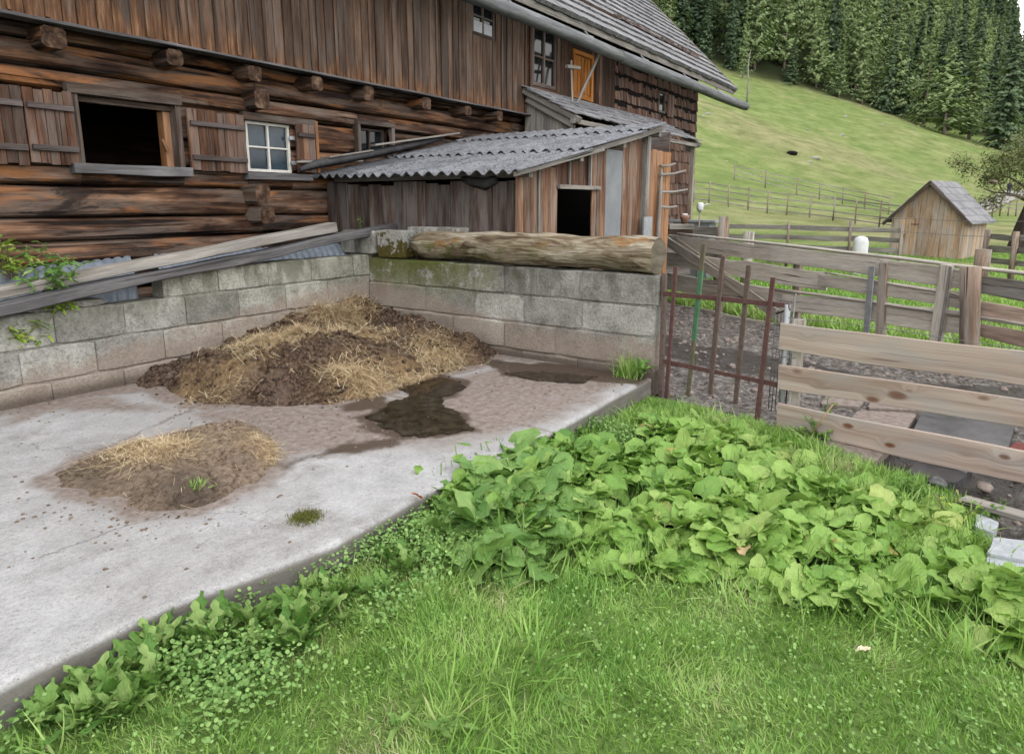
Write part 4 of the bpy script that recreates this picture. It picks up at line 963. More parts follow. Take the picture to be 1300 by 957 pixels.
# ribbed metal half pipes behind the wall
def ribbed(u0,u1,vc,zc,r,dz0,label,lean=.35):
    mb=MB(); n=int((u1-u0)/.012); rings=[]
    for i in range(n+1):
        rg=[]
        for j in range(31):
            a=math.pi*(j/30)*1.1-.05*math.pi; u=u0+(u1-u0)*i/n+ lean*math.cos(a)*-.5
            ph=(u0+(u1-u0)*i/n)/.095*2*math.pi; rr=r+.028*(abs(math.sin(ph/2))**.45)
            rg.append(Vector((u,vc+math.cos(a)*rr*-1,zc+math.sin(a)*rr+dz0*(1-i/n))))
        rings.append(rg)
    mb.loft(rings,closed=False,caps=False,rnd=.5,smooth=True)
    return mb.build('ribbed_metal_pipe',M['pipe'],label=label,cat='pipe')
ribbed(3.55,5.95,6.95,.66,.42,0,'blue grey ribbed metal half pipe behind the wall, the piece nearest the shed')
ribbed(1.75,3.30,6.92,.66,.42,-.09,'blue grey ribbed metal half pipe behind the wall, at the left among the leaves')
sheet('dirt_strip',-3,6.3,6.4,7.55,.08,lambda u,v:-.12+.03*nf(u,v,3,3),M['lawn'],kind='structure')
# ================================================================== MANURE
straw_c=[((352,446),.42,.36,1.25),((215,478),.30,.22,.8),((300,470),.30,.2,.7),((462,500-30),.28,.30,1.),((395,498),.36,.18,1.),((430,415),.45,.25,.75),((560,440),.35,.3,.55),((290,505),.25,.15,.7),((455,440),.34,.26,.85),((395,400),.3,.2,.7),((520,455),.4,.24,.7)]
heapP=gp([(178,497),(200,494),(245,514),(330,519),(420,514),(480,500),(545,480),(620,461),(640,448)])+[(5.9,4.1),(5.9,6.4),(2.75,6.4),(2.8,6.22)]
def strawmask(u,v):
    m=np.zeros(u.shape)
    for (px,py),su,sv,a in straw_c:
        c=G(px,py,.2); m=np.maximum(m,a*np.exp(-((u-c.x)/su)**2-((v-c.y)/sv)**2))
    return m
def heapz(u,v):
    d=inpoly(u,v,heapP)
    dw=np.minimum(5.8-u,6.23-v)
    e=sm(0,.28,d+.16*(nf(u,v,3,4,seed=50)-.5))
    # body of the heap
    c1=G(350,440,.34); c2=G(455,430,.3); c3=G(560,425,.2); c4=G(265,470,.15)
    h=.07*e+e*(.27*np.exp(-((u-c1.x)/.55)**2-((v-c1.y)/.55)**2)+.30*np.exp(-((u-c2.x)/.75)**2-((v-c2.y)/.55)**2)+.20*np.exp(-((u-c3.x)/.6)**2-((v-c3.y)/.7)**2)+.15*np.exp(-((u-c4.x)/.5)**2-((v-c4.y)/.35)**2))
    # bank pushed up against the walls towards the corner
    bank=np.interp(u,[2.2,3.1,4.,5.4,5.8],[.02,.12,.34,.56,.60]); h=np.maximum(h,bank*sm(.75,.0,6.23-v)*e)
    bank2=np.interp(v,[4.1,4.6,5.,5.6,6.2],[.0,.16,.32,.44,.56]); h=np.maximum(h,bank2*sm(.8,.0,5.8-u)*e)
    lump=nf(u,v,2.6,6,.62,seed=51)-.5; lump2=np.abs(nf(u,v,6,5,.62,seed=52)-.5)
    lump3=nf(u,v,9,4,.65,seed=58)-.5
    return -.012+h*.88*(1+.4*lump)+e*(.26*lump+.20*lump2+.07*lump3+.05*strawmask(u,v)*sm(.4,.55,nf(u,v,3.2,5,.6,seed=55)))
def darkm(u,v):
    c=G(420,450,.25); d=np.exp(-((u-c.x)/.2)**2-((v-c.y)/.26)**2)*1.4; c=G(490,405,.35); d=np.maximum(d,1.2*np.exp(-((u-c.x)/.3)**2-((v-c.y)/.25)**2))
    c=G(300,430,.3); d=np.maximum(d,.9*np.exp(-((u-c.x)/.4)**2-((v-c.y)/.2)**2))
    return .9*np.clip(d*sm(.42,.56,nf(u,v,2.5,5,.6,seed=53)),0,1)
heap=sheet('manure_heap',1.9,5.84,3.9,6.27,.0165,heapz,M['manure'],{'straw':strawmask,'dark':darkm},label='large brown manure heap mixed with straw in the corner of the block walls',cat='manure heap')
def bladetemplate(n=3,w=.5,curve=.25,tip=.1):
    V=[];F=[];Uv=[]
    for i in range(n+1):
        t=i/n; ww=w*(1-t)**.7 if tip is not None else w
        if i==n: ww=w*tip
        y=curve*t*t; V+= [(-ww/2,y,t),(ww/2,y,t)]
    for i in range(n):
        F.append((2*i,2*i+1,2*i+3,2*i+2)); Uv+=[(i/n,0),(i/n,1),((i+1)/n,1),((i+1)/n,0)]
    return np.array(V,float),np.array(F),np.array(Uv,float)
strawT=[bladetemplate(3,.035,.12,.9),bladetemplate(3,.03,-.25,.8),bladetemplate(2,.04,0,.9)]
def strawscatter(name,fz,mask,box,n,parent,lmin=.05,lmax=.14,zo=.004,base=.02):
    u=rng.uniform(box[0],box[1],n*6); v=rng.uniform(box[2],box[3],n*6); m=mask(u,v); k=rng.random(n*6)<m; u,v=u[k][:n],v[k][:n]; N=len(u)
    z=fz(u,v)+zo+rng.random(N)*base
    return scatter(name,strawT,np.stack([u,v,z],-1),rng.uniform(0,6.28,N),np.pi/2+rng.normal(-.1,.28,N)*-1,rng.uniform(-.5,.5,N),rng.uniform(lmin,lmax,N),M['straw'],smooth=False,parent=parent)
st=strawscatter('straw',heapz,lambda u,v:strawmask(u,v)**1.3*(inpoly(u,v,heapP)>-.03)*sm(.43,.52,nf(u,v,3.2,5,.6,seed=55)+.12*(strawmask(u,v)>.8))*(1-darkm(u,v)),(2,5.8,3.9,6.2),46000,heap,.05,.15,base=.045)
st['kind']='stuff'
st=strawscatter('straw',heapz,lambda u,v:.35*(inpoly(u,v,heapP)>0),(2,5.8,3.9,6.2),1500,heap,.04,.1); st['kind']='stuff'
# clods
def clodT(seed,k=1):
    import bmesh
    bm=bmesh.new(); bmesh.ops.create_icosphere(bm,subdivisions=2,radius=1)
    for v in bm.verts: v.co*=1+.45*noise.noise(v.co*1.3+Vector((seed,0,0)))+.2*noise.noise(v.co*3+Vector((seed,5,0))); v.co.z*=.7
    V=np.array([v.co[:] for v in bm.verts]);F=np.array([[v.index for v in f.verts] for f in bm.faces]); bm.free()
    return V,F,np.zeros((F.size,2))
clods=[clodT(i*7.3) for i in range(4)]
n=450; u=rng.uniform(2,5.8,9000); v=rng.uniform(3.9,6.2,9000); d=inpoly(u,v,heapP); k=(d>-.12)&(rng.random(9000)<np.where(d>0,.25,.05)); u,v=u[k][:n],v[k][:n]; N=len(u)
me_=scatter('clod',clods,np.stack([u,v,np.maximum(heapz(u,v),0)+.003],-1),rng.uniform(0,6.28,N),rng.uniform(-.4,.4,N),rng.uniform(-.4,.4,N),rng.uniform(.008,.034,N)*np.where(inpoly(u,v,heapP)>.1,1,.6),M['manure'],parent=heap); me_['kind']='stuff'
# small heap
p2=gp([(66,603),(100,585),(150,570),(200,556),(255,545),(310,533),(340,548),(362,568),(350,592),(325,612),(290,632),(240,650),(190,650),(160,634),(120,628),(80,618)])
def h2(u,v):
    d=inpoly(u,v,p2); e=sm(-.0,.22,d+.16*(nf(u,v,4,5,.6,seed=60)-.5)); thin=G(240,640); c=G(200,590); c2=G(330,545)
    e2=sm(-.02,.05,d+.20*(nf(u,v,5,6,.65,seed=60)-.5))
    low=np.exp(-((u-thin.x)/.25)**2-((v-thin.y)/.3)**2); low=np.maximum(low,np.exp(-((u-c.x+.38)/.28)**2-((v-c.y-.25)/.5)**2))
    rid=np.abs(nf(u,v*.6,3.5,4,.55,seed=61)-.5)
    crk=np.abs(nf(u*1.1+v*.3,v,2.2,3,.5,seed=66)-.5)
    return -.008+e2*(.014+.02*(nf(u,v,9,4,.65,seed=65)-.4))+e*(.062*(1-.6*low))+e*(.09*(nf(u,v,2.8,5,.62,seed=62)-.5)-.03*sm(.035,.0,rid)-.035*sm(.02,.0,crk)+.07*(nf(u,v,7,5,.65,seed=63)-.5))
def s2(u,v):
    a=G(190,562,.10); b=G(345,560,.10); return np.maximum(1.2*np.exp(-((u-a.x)/.22)**2-((v-a.y)/.30)**2),.8*np.exp(-((u-b.x)/.13)**2-((v-b.y)/.3)**2))
def dk2(u,v): 
    a=G(250,640);b=G(110,600); return np.clip(.75*np.exp(-((u-a.x)/.2)**2-((v-a.y)/.35)**2)+.55*np.exp(-((u-b.x)/.18)**2-((v-b.y)/.3)**2),0,.8)
heap2=sheet('manure_pile',1.2,3.0,3.0,5.0,.012,h2,M['manure2'],{'straw':lambda u,v:s2(u,v)*.8,'dark':dk2},mask=lambda u,v:inpoly(u,v,p2)>-.14,label='small low pile of drying brown manure lying out on the pale concrete',cat='manure pile')
a_=strawscatter('straw',h2,lambda u,v:s2(u,v)**1.2*(inpoly(u,v,p2)>-.02)*sm(.24,.4,nf(u,v,4,3,seed=57)+.2*(s2(u,v)>.5)),(1.2,3,3,5),8000,heap2,.04,.10,base=.012); a_['kind']='stuff'
a_=strawscatter('straw',h2,lambda u,v:.2*(inpoly(u,v,p2)>0),(1.2,3,3,5),500,heap2,.03,.08,base=.004); a_['kind']='stuff'
# crumbs on the slab
n=420; cpx=[(170,650),(230,660),(140,640),(60,520),(330,545),(440,540),(250,530),(100,630),(500,700-160),(650,475),(780,488)]
us=[];vs=[]
for i in range(n):
    c=G(*random.choice(cpx)); us.append(c.x+random.gauss(0,.22)); vs.append(c.y+random.gauss(0,.22))
for i in range(160): us.append(random.uniform(-1,5.7)); vs.append(random.uniform(2.5,6.1))
us=np.array(us);vs=np.array(vs); k=(vs>2.5)&(us<5.78)&(vs<6.2); us,vs=us[k],vs[k]; N=len(us)
scatter('dung_crumbs',clods,np.stack([us,vs,slz(us,vs)+.0],-1),rng.uniform(0,6.28,N),rng.uniform(-.4,.4,N),rng.uniform(-.4,.4,N),rng.uniform(.003,.012,N),M['manure2'],kind='stuff',label='scattered dung crumbs and grit on the concrete',vattr=None)
# wet dirt bank along the foot of the right wall
# ================================================================== GATE
GA,GB=(5.85,2.38),(5.48,1.23)
gate=thing('iron_gate',(5.67,1.8,-.2),'rusty iron bar gate with one green bar beside the block wall end','gate')
def gpx(x,y,off=0.):
    p=PL(x,y,GA,GB); return p+Vector((off,0,0))
def bar(mb,p0,p1,w,t): 
    d=(Vector(p1)-Vector(p0)).normalized(); mb.beam(p0,p1,w,t,up=(GB[0]-GA[0],GB[1]-GA[1],0),n=6,ch=.002,wob=.006)
for (x0,y0,x1,y1,mat,lab,off) in [(859,338,847,505,'rust',None,-.02),(893,310,873,503,'olive','mossy olive bar with a bright green painted stretch',.012),(919,325,902,500,'rust2','pitted dark rusty bar',-.02),(950,337,933,513,'rust2',None,.012),(982,352,962,532,'rust',None,-.02)]:
    mb=MB(); a,b=gpx(x0,y0,off),gpx(x1,y1,off); a.z=max(a.z,0);
    mb.beam(a,b,.018,.042,up=(GB[0]-GA[0],GB[1]-GA[1],0),n=6,ch=.003,wob=.006)
    o=mb.build('bar',M[mat],gate)
    if lab: o['label']=lab
    if mat=='olive':
        g=MB(); p,q=a.lerp(b,.17),a.lerp(b,.62); g.beam(p,q,.022,.046,up=(GB[0]-GA[0],GB[1]-GA[1],0),n=3,ch=.003); g.build('green_paint',M['greeniron'],o)
for (x0,y0,x1,y1) in [(835,372,1002,388),(838,458,990,489)]:
    mb=MB(); mb.beam(gpx(x0,y0),gpx(x1,y1),.012,.042,n=6,ch=.002,wob=.006); mb.build('rail',M['rust'],gate)
mb=MB(); mb.beam((5.86,2.36,-.18),(5.875,2.385,.98),.05,.04,up=(0,1,0),n=4,wob=.01); mb.build('hinge_bar',M['rust2'],gate)
mb=MB(); mb.tube([gpx(1000,388),gpx(998,392)+Vector((0,-.03,0)),gpx(985,398)],.008,6); mb.build('latch',M['rust'],gate)
# gate post
gp_=thing('gate_post',(5.47,1.17,-.2),'thin galvanised tube post wired to a wooden stake, between gate and plank fence','post')
mb=MB(); mb.tube([(5.475,1.18,-.2),(5.48,1.20,.84)],.022,10,rnd=.5); mb.build('tube',M['galv'],gp_)
mb=MB(); mb.beam((5.54,1.10,-.25),(5.55,1.11,.72),.08,.075,up=(0,1,0),n=4,wob=.01); mb.build('stake',M['oldfence'],gp_)
mb=MB(); 
for z in (.42,): mb.tube([(5.45,1.21,z),(5.455,1.15,z+.01),(5.52,1.10,z-.01),(5.6,1.12,z),(5.58,1.18,z+.01),(5.5,1.22,z)],.0035,5)
mb.build('wire_tie',M['wire'],gp_)
# ================================================================== NEAR PLANK FENCE
FA,FB=(5.48,1.23),(4.9,-1.71)
fn=thing('plank_fence',(5.3,0,-.2),'new pale spruce plank fence of three knotty boards in front of the muddy yard','fence')
for (xl,t0,b0,t1,b1,rr) in [(992,408,443,447,488,.31),(990,464,490,502,543,.62),(988,511,541,570,612,.83)]:
    a0,a1=PL(xl,t0,FA,FB),PL(xl,b0,FA,FB); c0,c1=PL(1300,t1,FA,FB),PL(1300,b1,FA,FB)
    l=(a0+a1)/2; r=(c0+c1)/2; h=((a0.z-a1.z)+(c0.z-c1.z))/2; d=r-l
    mb=MB(); mb.beam(l+Vector((-.03,0,0)),l+d*1.75+Vector((-.03,0,0)),.026,h,n=14,ch=.003,wob=.012,rnd=rr); mb.build('board',M['newboard'],fn)
for s in (2.9,):
    mb=MB(); mb.beam((5.56-.19*s,1.2-.98*s,-.25),(5.56-.19*s,1.2-.98*s,.75),.09,.09,up=(0,1,0)); mb.build('post',M['post'],fn)
mb=MB(); pts=[(5.47,1.2,.735)]+[(5.48-.19*t,1.23-.98*t,.73+.015*math.sin(t*3)) for t in np.linspace(.2,2.9,12)]
mb.tube(pts,.0025,5); mb.build('wire',M['wire'],fn)
# ================================================================== MIDDLE BOARD FENCE
MA,Mb=(11.85,4.86),(9.09,.25)
mf=thing('board_fence',(10.3,2.3,-.2),'long old grey board fence with lichen crossing behind the muddy yard','fence')
def MP(x,y): return PL(x,y,MA,Mb)
def mboard(xl,tl,bl,xr,tr,br,mat='oldfence',off=0.,n=10,wob=.02,thick=.03,name='board'):
    a,b,c,d=MP(xl,tl),MP(xl,bl),MP(xr,tr),MP(xr,br); h=((a.z-b.z)+(c.z-d.z))/2; l=(a+b)/2;r=(c+d)/2
    o=Vector((-off*.86,off*.5,0)); mb=MB(); mb.beam(l+o,r+o,thick,h,n=n,ch=.006,wob=wob); return mb.build(name,M[mat],mf)
def ext(xr,yr,xl,yl,x): return yl+(yr-yl)*(x-xl)/(xr-xl)
mboard(839,297,313,1130,329,352); mboard(1118,328,352,1242,344,371,off=.012)
mboard(839,318,337,1050,346,368); mboard(1040,347,364,1242,374,394,off=.012)
mboard(836,345,365,1010,370,397); mboard(995,370,396,1242,400,424,off=.012,wob=.03)
mboard(836,381,398,1000,414,430,off=.02)
mboard(1246,350,373,1420,377,402,'greywood',off=.01); mboard(1246,382,402,1420,418,441,'redfence',off=.01); mboard(1246,410,428,1420,446,468,'redfence',off=.01)
def mrail(pts,r,name='rail',mat='oldfence',off=.05):
    o=Vector((-off*.86,off*.5,0)); mb=MB(); P=[MP(*p)+o for p in pts]; Q=[]
    for a,b in zip(P,P[1:]):
        for t in (0,.25,.5,.75): Q.append(a.lerp(b,t)+Vector((0,0,random.uniform(-.006,.006))))
    Q.append(P[-1]); mb.tube(Q,r,8,rough=.15); return mb.build(name,M[mat],mf)
mrail([(860,297),(1000,311),(1140,328),(1240,340),(1420,362)],.022,off=.0)
mrail([(985,367),(1110,383),(1200,396),(1300,411),(1420,428)],.022,off=.04)
mrail([(1050,346),(1210,373),(1244,378)],.014,off=.03)
# diagonal board with rope
def mpost(x0,y0,x1,y1,w,name='post',mat='post',off=.08,rnd=None,round_=False,d=None):
    o=Vector((-off*.86,off*.5,0)); a,b=MP(x0,y0)+o,MP(x1,y1)+o; b.z=-.25; mb=MB()
    if round_: mb.tube([b,b.lerp(a,.3),b.lerp(a,.6),a],w/2,12,rough=.12,rnd=rnd,capmi=0)
    else: mb.beam(b,a,w,d or w*.6,up=(.86,-.5,0),n=5,wob=.01,rnd=rnd)
    return mb.build(name,M[mat],mf)
mpost(1125,334,1120,440,.11,off=.03); mpost(1206,336,1190,440,.13,off=.05,mat='oldfence'); mpost(1214,338,1202,400,.03,off=.1,mat='greywood')
mpost(1241,338,1237,480,.20,off=.12,round_=True,rnd=.7); mpost(912,306,908,420,.12,off=-.06); mpost(1010,320,1006,430,.12,off=-.06)
o=mpost(1114,338,1106,425,.085,off=.1,mat='galv',d=.02); o.name='angle_iron'
o=Vector((-.06,.04,0)); mb=MB(); a=MP(848,304)+o; b=MP(1012,412)+o; mb.beam(a,b,.03,.16,n=8,wob=.02); mb.build('brace_board',M['oldfence'],mf)
mb=MB(); P=[MP(868,302)+o*2,MP(905,328)+o*2,MP(945,356)+o*2,MP(985,385)+o*2,MP(1000,394)+o*2]; mb.tube(P,.008,6); mb.build('rope',M['rope'],mf)
mb=MB(); 
for q in ((1000,385),(1020,387),(1040,400)): pass
# metal mesh crate panel behind the gate post
mc=thing('mesh_crate',(6.4,1.2,-.2),'small wire mesh panel standing behind the gate post','mesh panel'); 
a=AT(996,5.75); a.z=0; u1=AT(1019,5.6)-a; u1.z=0; mb=MB()
for i in range(6):
    p=a+u1*(i/5); mb.tube([p+Vector((0,0,-.2)),p+Vector((0,0,.80))],.004,5)
for i in range(9): mb.tube([a+Vector((0,0,-.05+i*.105)),a+u1+Vector((0,0,-.05+i*.105))],.004,5)
mb.build('mesh',M['wire'],mc)
mb=MB(); p=a+u1; mb.tube([p+Vector((0,0,-.2)),p+Vector((0,0,.84))],.008,8); mb.build('frame',M['wire'],mc)
# ================================================================== things at the shed corner
pt=thing('peg_tree',(10.85,4.2,-.2),'debarked sapling with stub branches used as a rack, leaning at the shed corner','rack')
def onv(x,y,v=4.25): return PV(x,y,v)
mb=MB(); base=onv(834,300); base.z=-.2; mb.tube([base,onv(836,285),onv(838,250),onv(840,215)],[.05,.04,.035,.02],8,rough=.15); mb.build('trunk',M['palebark'],pt)
for (x0,y0,x1,y1,dy) in [(838,222,863,217,-.1),(838,244,858,241,-.2),(837,262,848,262,-.15),(838,211,850,208,-.1)]:
    mb=MB(); a,b=onv(x0,y0),onv(x1,y1); b.y+=dy; mb.tube([a,a.lerp(b,.5)+Vector((0,0,-.02)),b],[.025,.02,.014],7,rough=.2); mb.build('peg',M['palebark'],pt)
tr=thing('water_trough',(12.2,4.6,-.2),'weathered wooden trough shelf with small plants by the shed corner','trough')
def b3(x0,x1,y0,y1,z0,z1,mat,name,parent=None,grain='x',n=1,wob=0.,**k):
    mb=MB(); mb.box(x0,x1,y0,y1,z0,z1,grain,n=n,wob=wob); return mb.build(name,M[mat],parent,**k)
ca=PL(842,290,(12.2,4.9),(11.9,4.2)); 
T0=AT(843,13.6); T1=AT(874,13.9)
def tb(za,zb,mat,name,w=.4,ex=0.):
    mb=MB(); a=T0.copy(); b=T1.copy(); a.z=b.z=(za+zb)/2; mb.beam(a,b,w,zb-za,n=3,wob=.01); return mb.build(name,M[mat],tr)
tb(1.12,1.22,'greywood','shelf_board'); tb(.95,1.10,'clad_dark','trough_box',.34); tb(.2,.95,'shed','trough_front',.3)
T2=AT(856,13.7,1.22)
pot=thing('flower_pot',AT(870,13.7,1.225),'small pinkish pot standing on the trough shelf','pot')
mb=MB(); c=AT(870,13.7,1.225); mb.tube([c,c+Vector((0,0,.10)),c+Vector((0,0,.12)),c+Vector((0,0,.17))],[.06,.085,.095,.095],12,rnd=.5); mb.build('pot_body',M['clay'],pot)
mb=MB(); mb.tube([c+Vector((0,0,.171)),c+Vector((0,0,.2))],[.07,.05],10); mb.build('lid',M['plastic'],pot)
can=thing('watering_can',AT(889,15.5,1.45),'small white can on a stick beyond the trough, against the meadow','can')
c=AT(889,15.5,1.45); mb=MB(); mb.tube([c,c+Vector((0,0,.04)),c+Vector((0,0,.17)),c+Vector((0,0,.2))],[.05,.075,.075,.05],12); mb.build('body',M['plastic'],can)
mb=MB(); mb.tube([c+Vector((.04,-.04,.12)),c+Vector((.12,-.12,.17)),c+Vector((.17,-.17,.15))],.014,6); mb.build('spout',M['plastic'],can)
mb=MB(); mb.tube([c+Vector((0,0,-1.65)),c],.018,8); mb.build('stick',M['greywood'],can)
tb2=thing('tank',AT(884,16.5,-.2),'grey boxy water tank behind the trough with a flat lid','tank')
c=AT(883,16.5,-.2); mb=MB(); mb.box(c.x-.25,c.x+.25,c.y-.45,c.y+.45,-.2,1.18,'z'); mb.build('tank_body',M['tin'],tb2)
mb=MB(); mb.box(c.x-.3,c.x+.3,c.y-.6,c.y+.6,1.185,1.24,'y'); mb.build('lid',M['galv'],tb2)
bin_=MB(); c=AT(850,12.2,.0)
# ================================================================== FENCES BEHIND
def wfence(name,label,pts,zs,h,mat,spacing,postw=.09,top=1.15,rails=True,postmat='post',group=None,thick=.03,wob=.02,base=-.22):
    root=thing(name,pts[0],label,'fence',group); P=[Vector(p) for p in pts]
    for z in zs:
        for a,b in zip(P,P[1:]):
            mb=MB(); e=Vector((0,0,random.uniform(-.02,.02))); mb.beam(a+Vector((0,0,z))+e,b+Vector((0,0,z+random.uniform(-.02,.02))),thick,h,n=6,wob=wob); mb.build('rail',M[mat],root)
    for a,b in zip(P,P[1:]):
        L=(b-a).length; k=max(1,round(L/spacing)); d=(b-a)/L; sd=d.cross(Vector((0,0,1)))
        for i in range(k+(1 if b is P[-1] else 0)):
            p=a.lerp(b,i/k)+sd*.06; hh=top+random.uniform(-.06,.06); mb=MB(); mb.tube([p+Vector((0,0,base)),p+Vector((random.uniform(-.03,.03),random.uniform(-.03,.03),hh))],postw/2,7,rough=.15); mb.build('post',M[postmat],root)
    return root
wfence('board_fence','short dark grey fence of two boards left of the brown post, just past the trough',[AT(868,15.0),AT(916,14.3)],[1.05,.78,.5],.17,'greywood',1.6,.1,1.1)
pp=MB(); c=AT(920,14.0); pp.tube([c+Vector((0,0,-.25)),c+Vector((0,0,.5)),c+Vector((.01,0,1.36))],.105,10,rough=.12,rnd=.8); pp.build('fence_post',M['post'],label='thick reddish brown wooden post sticking up behind the board fence near the trough',cat='post')
pp=MB(); c=AT(953,15.0); pp.tube([c+Vector((0,0,-.25)),c+Vector((0,0,1.02))],.12,10,rough=.15,rnd=.4); pp.build('fence_post',M['oldfence'],label='short thick pale stump post behind the board fence, right of the brown post',cat='post')
wfence('rail_fence','silvery fence of three wide rails behind the yard, left of the small hut',[AT(927,20.5),AT(1005,19.5),AT(1085,18.5),AT(1150,17.6)],[.95,.68,.40],.13,'greywood',1.55,.08,1.15)
wfence('rail_fence','low weathered rail fence in the grass right beside the small hut',[AT(1262,16.5),AT(1300,15.5),AT(1380,14.0)],[.55,.28,.85],.13,'greywood',1.3,.14,.95)
pp=MB(); c=AT(1257,14.5); pp.tube([c+Vector((0,0,-.25)),c+Vector((0,0,.66))],.15,10,rough=.12,rnd=.3); pp.build('fence_post',M['post'],label='stout dark wooden post standing right of the small hut',cat='post')
def gz_(px,t): 
    x=(px-CXP)/FOC*t*.98; return W(x,t,float(tz(np.array([x]),np.array([float(t)]))[0]))
wfence('pasture_fence','distant thin pole fence with many posts running along the foot of the meadow',[gz_(px,t) for px,t in ((860,46),(900,46),(950,45),(1000,44),(1060,42),(1120,39),(1180,36))],[1.3,.95,.55,.2],.07,'greywood',1.35,.09,1.45,base=-.2)
wfence('pasture_fence','faint second pole fence above the first one at the meadow foot',[gz_(px,t) for px,t in ((930,58),(1010,57),(1070,55),(1130,50))],[1.2,.8,.4],.07,'greywood',2.2,.10,1.4,base=-.2)
wfence('pasture_fence','far pole fence climbing beside the gravel path at the right edge',[gz_(px,t) for px,t in ((1250,52),(1270,56),(1300,60),(1360,66))],[1.1,.7],.09,'greywood',2.4,.12,1.3,base=-.2)
ws=looseblock(0,1,0,1,0,1,M['plastic'],'white rounded sack standing by the rail fence left of the small hut','sack','sack') if False else None
c=AT(1098,17.2,-.22); mb=MB(); mb.tube([c,c+Vector((0,0,.1)),c+Vector((0,0,.9)),c+Vector((0,0,1.0)),c+Vector((0,0,1.04))],[.17,.19,.18,.14,.05],14,rough=.06); mb.build('feed_sack',M['plastic'],label='tall white rounded sack standing by the silvery rail fence left of the small hut',cat='sack')
# wires
un=2600; u=rng.uniform(3.8,12.5,un);v=rng.uniform(-3,4.2,un); k=((inpoly(u,v,lawnP)<.0)|(v>1.3))&(u>np.where(v>1.3,5.9,3.8))&(v<np.where(u<10.8,4.2,9))&(nf(u,v,.9,4,seed=140)>.45); u,v=u[k],v[k]; N=len(u)
scatter('mud_clods',clods,np.stack([u,v,yardz(u,v)],-1),rng.uniform(0,6.28,N),rng.uniform(-.4,.4,N),rng.uniform(-.4,.4,N),rng.uniform(.008,.05,N)**1.0*rng.uniform(.4,1,N),M['muddystone'],kind='stuff',label='grey lumps of dried mud scattered over the trampled yard')
wr=MB(); 
for z,t0,t1 in ((1.35,12.5,9.5),(1.12,12.5,9.5)):
    P=[AT(1110+i*25,t0+(t1-t0)*i/9,z+.01*math.sin(i)) for i in range(10)]; wr.tube(P,.004,4)
wr.build('electric_wire',M['wire'],label='two thin strands of electric fence wire crossing in front of the small hut',cat='wire')
# ================================================================== HUT
HT=21.8; ang=R(48); hd=Vector((math.sin(ang),math.cos(ang),0)); gd=Vector((math.cos(ang),-math.sin(ang),0))
def HW_(a,b,z): # a along gable (0 centre), b into depth, heading frame -> scene
    c=Vector(((1180-650)/850*HT*.98,HT,0))+gd*a+hd*b; return W(c.x,c.y,z)
hut=thing('wooden_hut',HW_(0,1.2,-.25),'small gabled wooden hut with grey shingle roof in the paddock','hut')
hwid=1.06; ez=1.20; rzz=2.30; Ld=2.35
def gabletop(a): return ez+(rzz-ez)*(1-abs(a)/hwid)*1.0
mb=MB(); a=-hwid
while a<hwid-.01:
    a1=min(a+random.uniform(.13,.2),hwid); m=(a+a1)/2; g=.003
    if a1<-.2 and False: pass
    for b_,nm in ((0,'f'),):
        P=[HW_(a+g,b_,-.25),HW_(a1-g,b_,-.25),HW_(a1-g,b_,gabletop(a1)-.02),HW_(a+g,b_,gabletop(a)-.02)]
        Q=[HW_(a+g,b_+.03,-.25),HW_(a1-g,b_+.03,-.25),HW_(a1-g,b_+.03,gabletop(a1)-.02),HW_(a+g,b_+.03,gabletop(a)-.02)]
        # loft vertically for grain
        mb.loft([[P[0],P[1],Q[1],Q[0]],[P[3],P[2],Q[2],Q[3]]],rnd=random.random())
    a=a1
mb.build('gable_wall',M['hut'],hut)
for s_ in (-1,1):
    mb=MB(); b_=.03
    while b_<Ld-.01:
        b1=min(b_+random.uniform(.12,.2),Ld); P=[HW_(s_*hwid,b_+.003,-.25),HW_(s_*hwid,b1-.003,-.25),HW_(s_*(hwid-.03),b1-.003,-.25),HW_(s_*(hwid-.03),b_+.003,-.25)]
        mb.loft([P,[p+Vector((0,0,ez+.23)) for p in P]],rnd=random.random()); b_=b1
    mb.build('side_wall',M['hut'],hut)
mb=MB(); 
for i in range(4):
    a0=-.98+i*.18; P=[HW_(a0+.003,-.035,-.1),HW_(a0+.175,-.035,-.1),HW_(a0+.175,-.005,-.1),HW_(a0+.003,-.005,-.1)]; mb.loft([P,[p+Vector((0,0,1.28)) for p in P]],rnd=random.random()*.4+.6)
dr=mb.build('door',M['hut'],hut)
mb=MB(); mb.tube([HW_(-.62,-.06,.55),HW_(-.62,-.06,.68)],.012,6); mb.build('handle',M['rust2'],dr)
mb=MB(); mb.beam(HW_(-.45,-.045,.98),HW_(-.22,-.045,.98),.02,.03); mb.build('hinge',M['rust2'],dr)
rh=MB()
for s_ in (-1,1):
    sl=math.hypot(hwid+.22,0)
    for r_ in range(6):
        b_=-.18
        while b_<Ld+.2:
            b1=min(b_+random.uniform(.3,.6),Ld+.22); a0=(hwid+.22)*(1-r_/6); a1=(hwid+.22)*max(0,1-(r_+1.15)/6)
            z0=rzz+.04-(rzz-ez)/hwid*a0; z1=rzz+.04-(rzz-ez)/hwid*a1
            P=[HW_(s_*a0,b_+.003,z0),HW_(s_*a0,b1-.003,z0),HW_(s_*a0,b1-.003,z0+.045),HW_(s_*a0,b_+.003,z0+.045)]
            Q=[HW_(s_*a1,b_+.003,z1),HW_(s_*a1,b1-.003,z1),HW_(s_*a1,b1-.003,z1+.02),HW_(s_*a1,b_+.003,z1+.02)]
            rh.loft([P,Q],rnd=random.random()*.5+.5); b_=b1
hr=rh.build('roof',M['shake'],hut)
mb=MB()
for s_ in (-1,1): mb.beam(HW_(s_*(hwid+.2),-.19,ez-.24),HW_(0,-.19,rzz-.01),.03,.09)
mb.build('barge_board',M['frame'],hr)
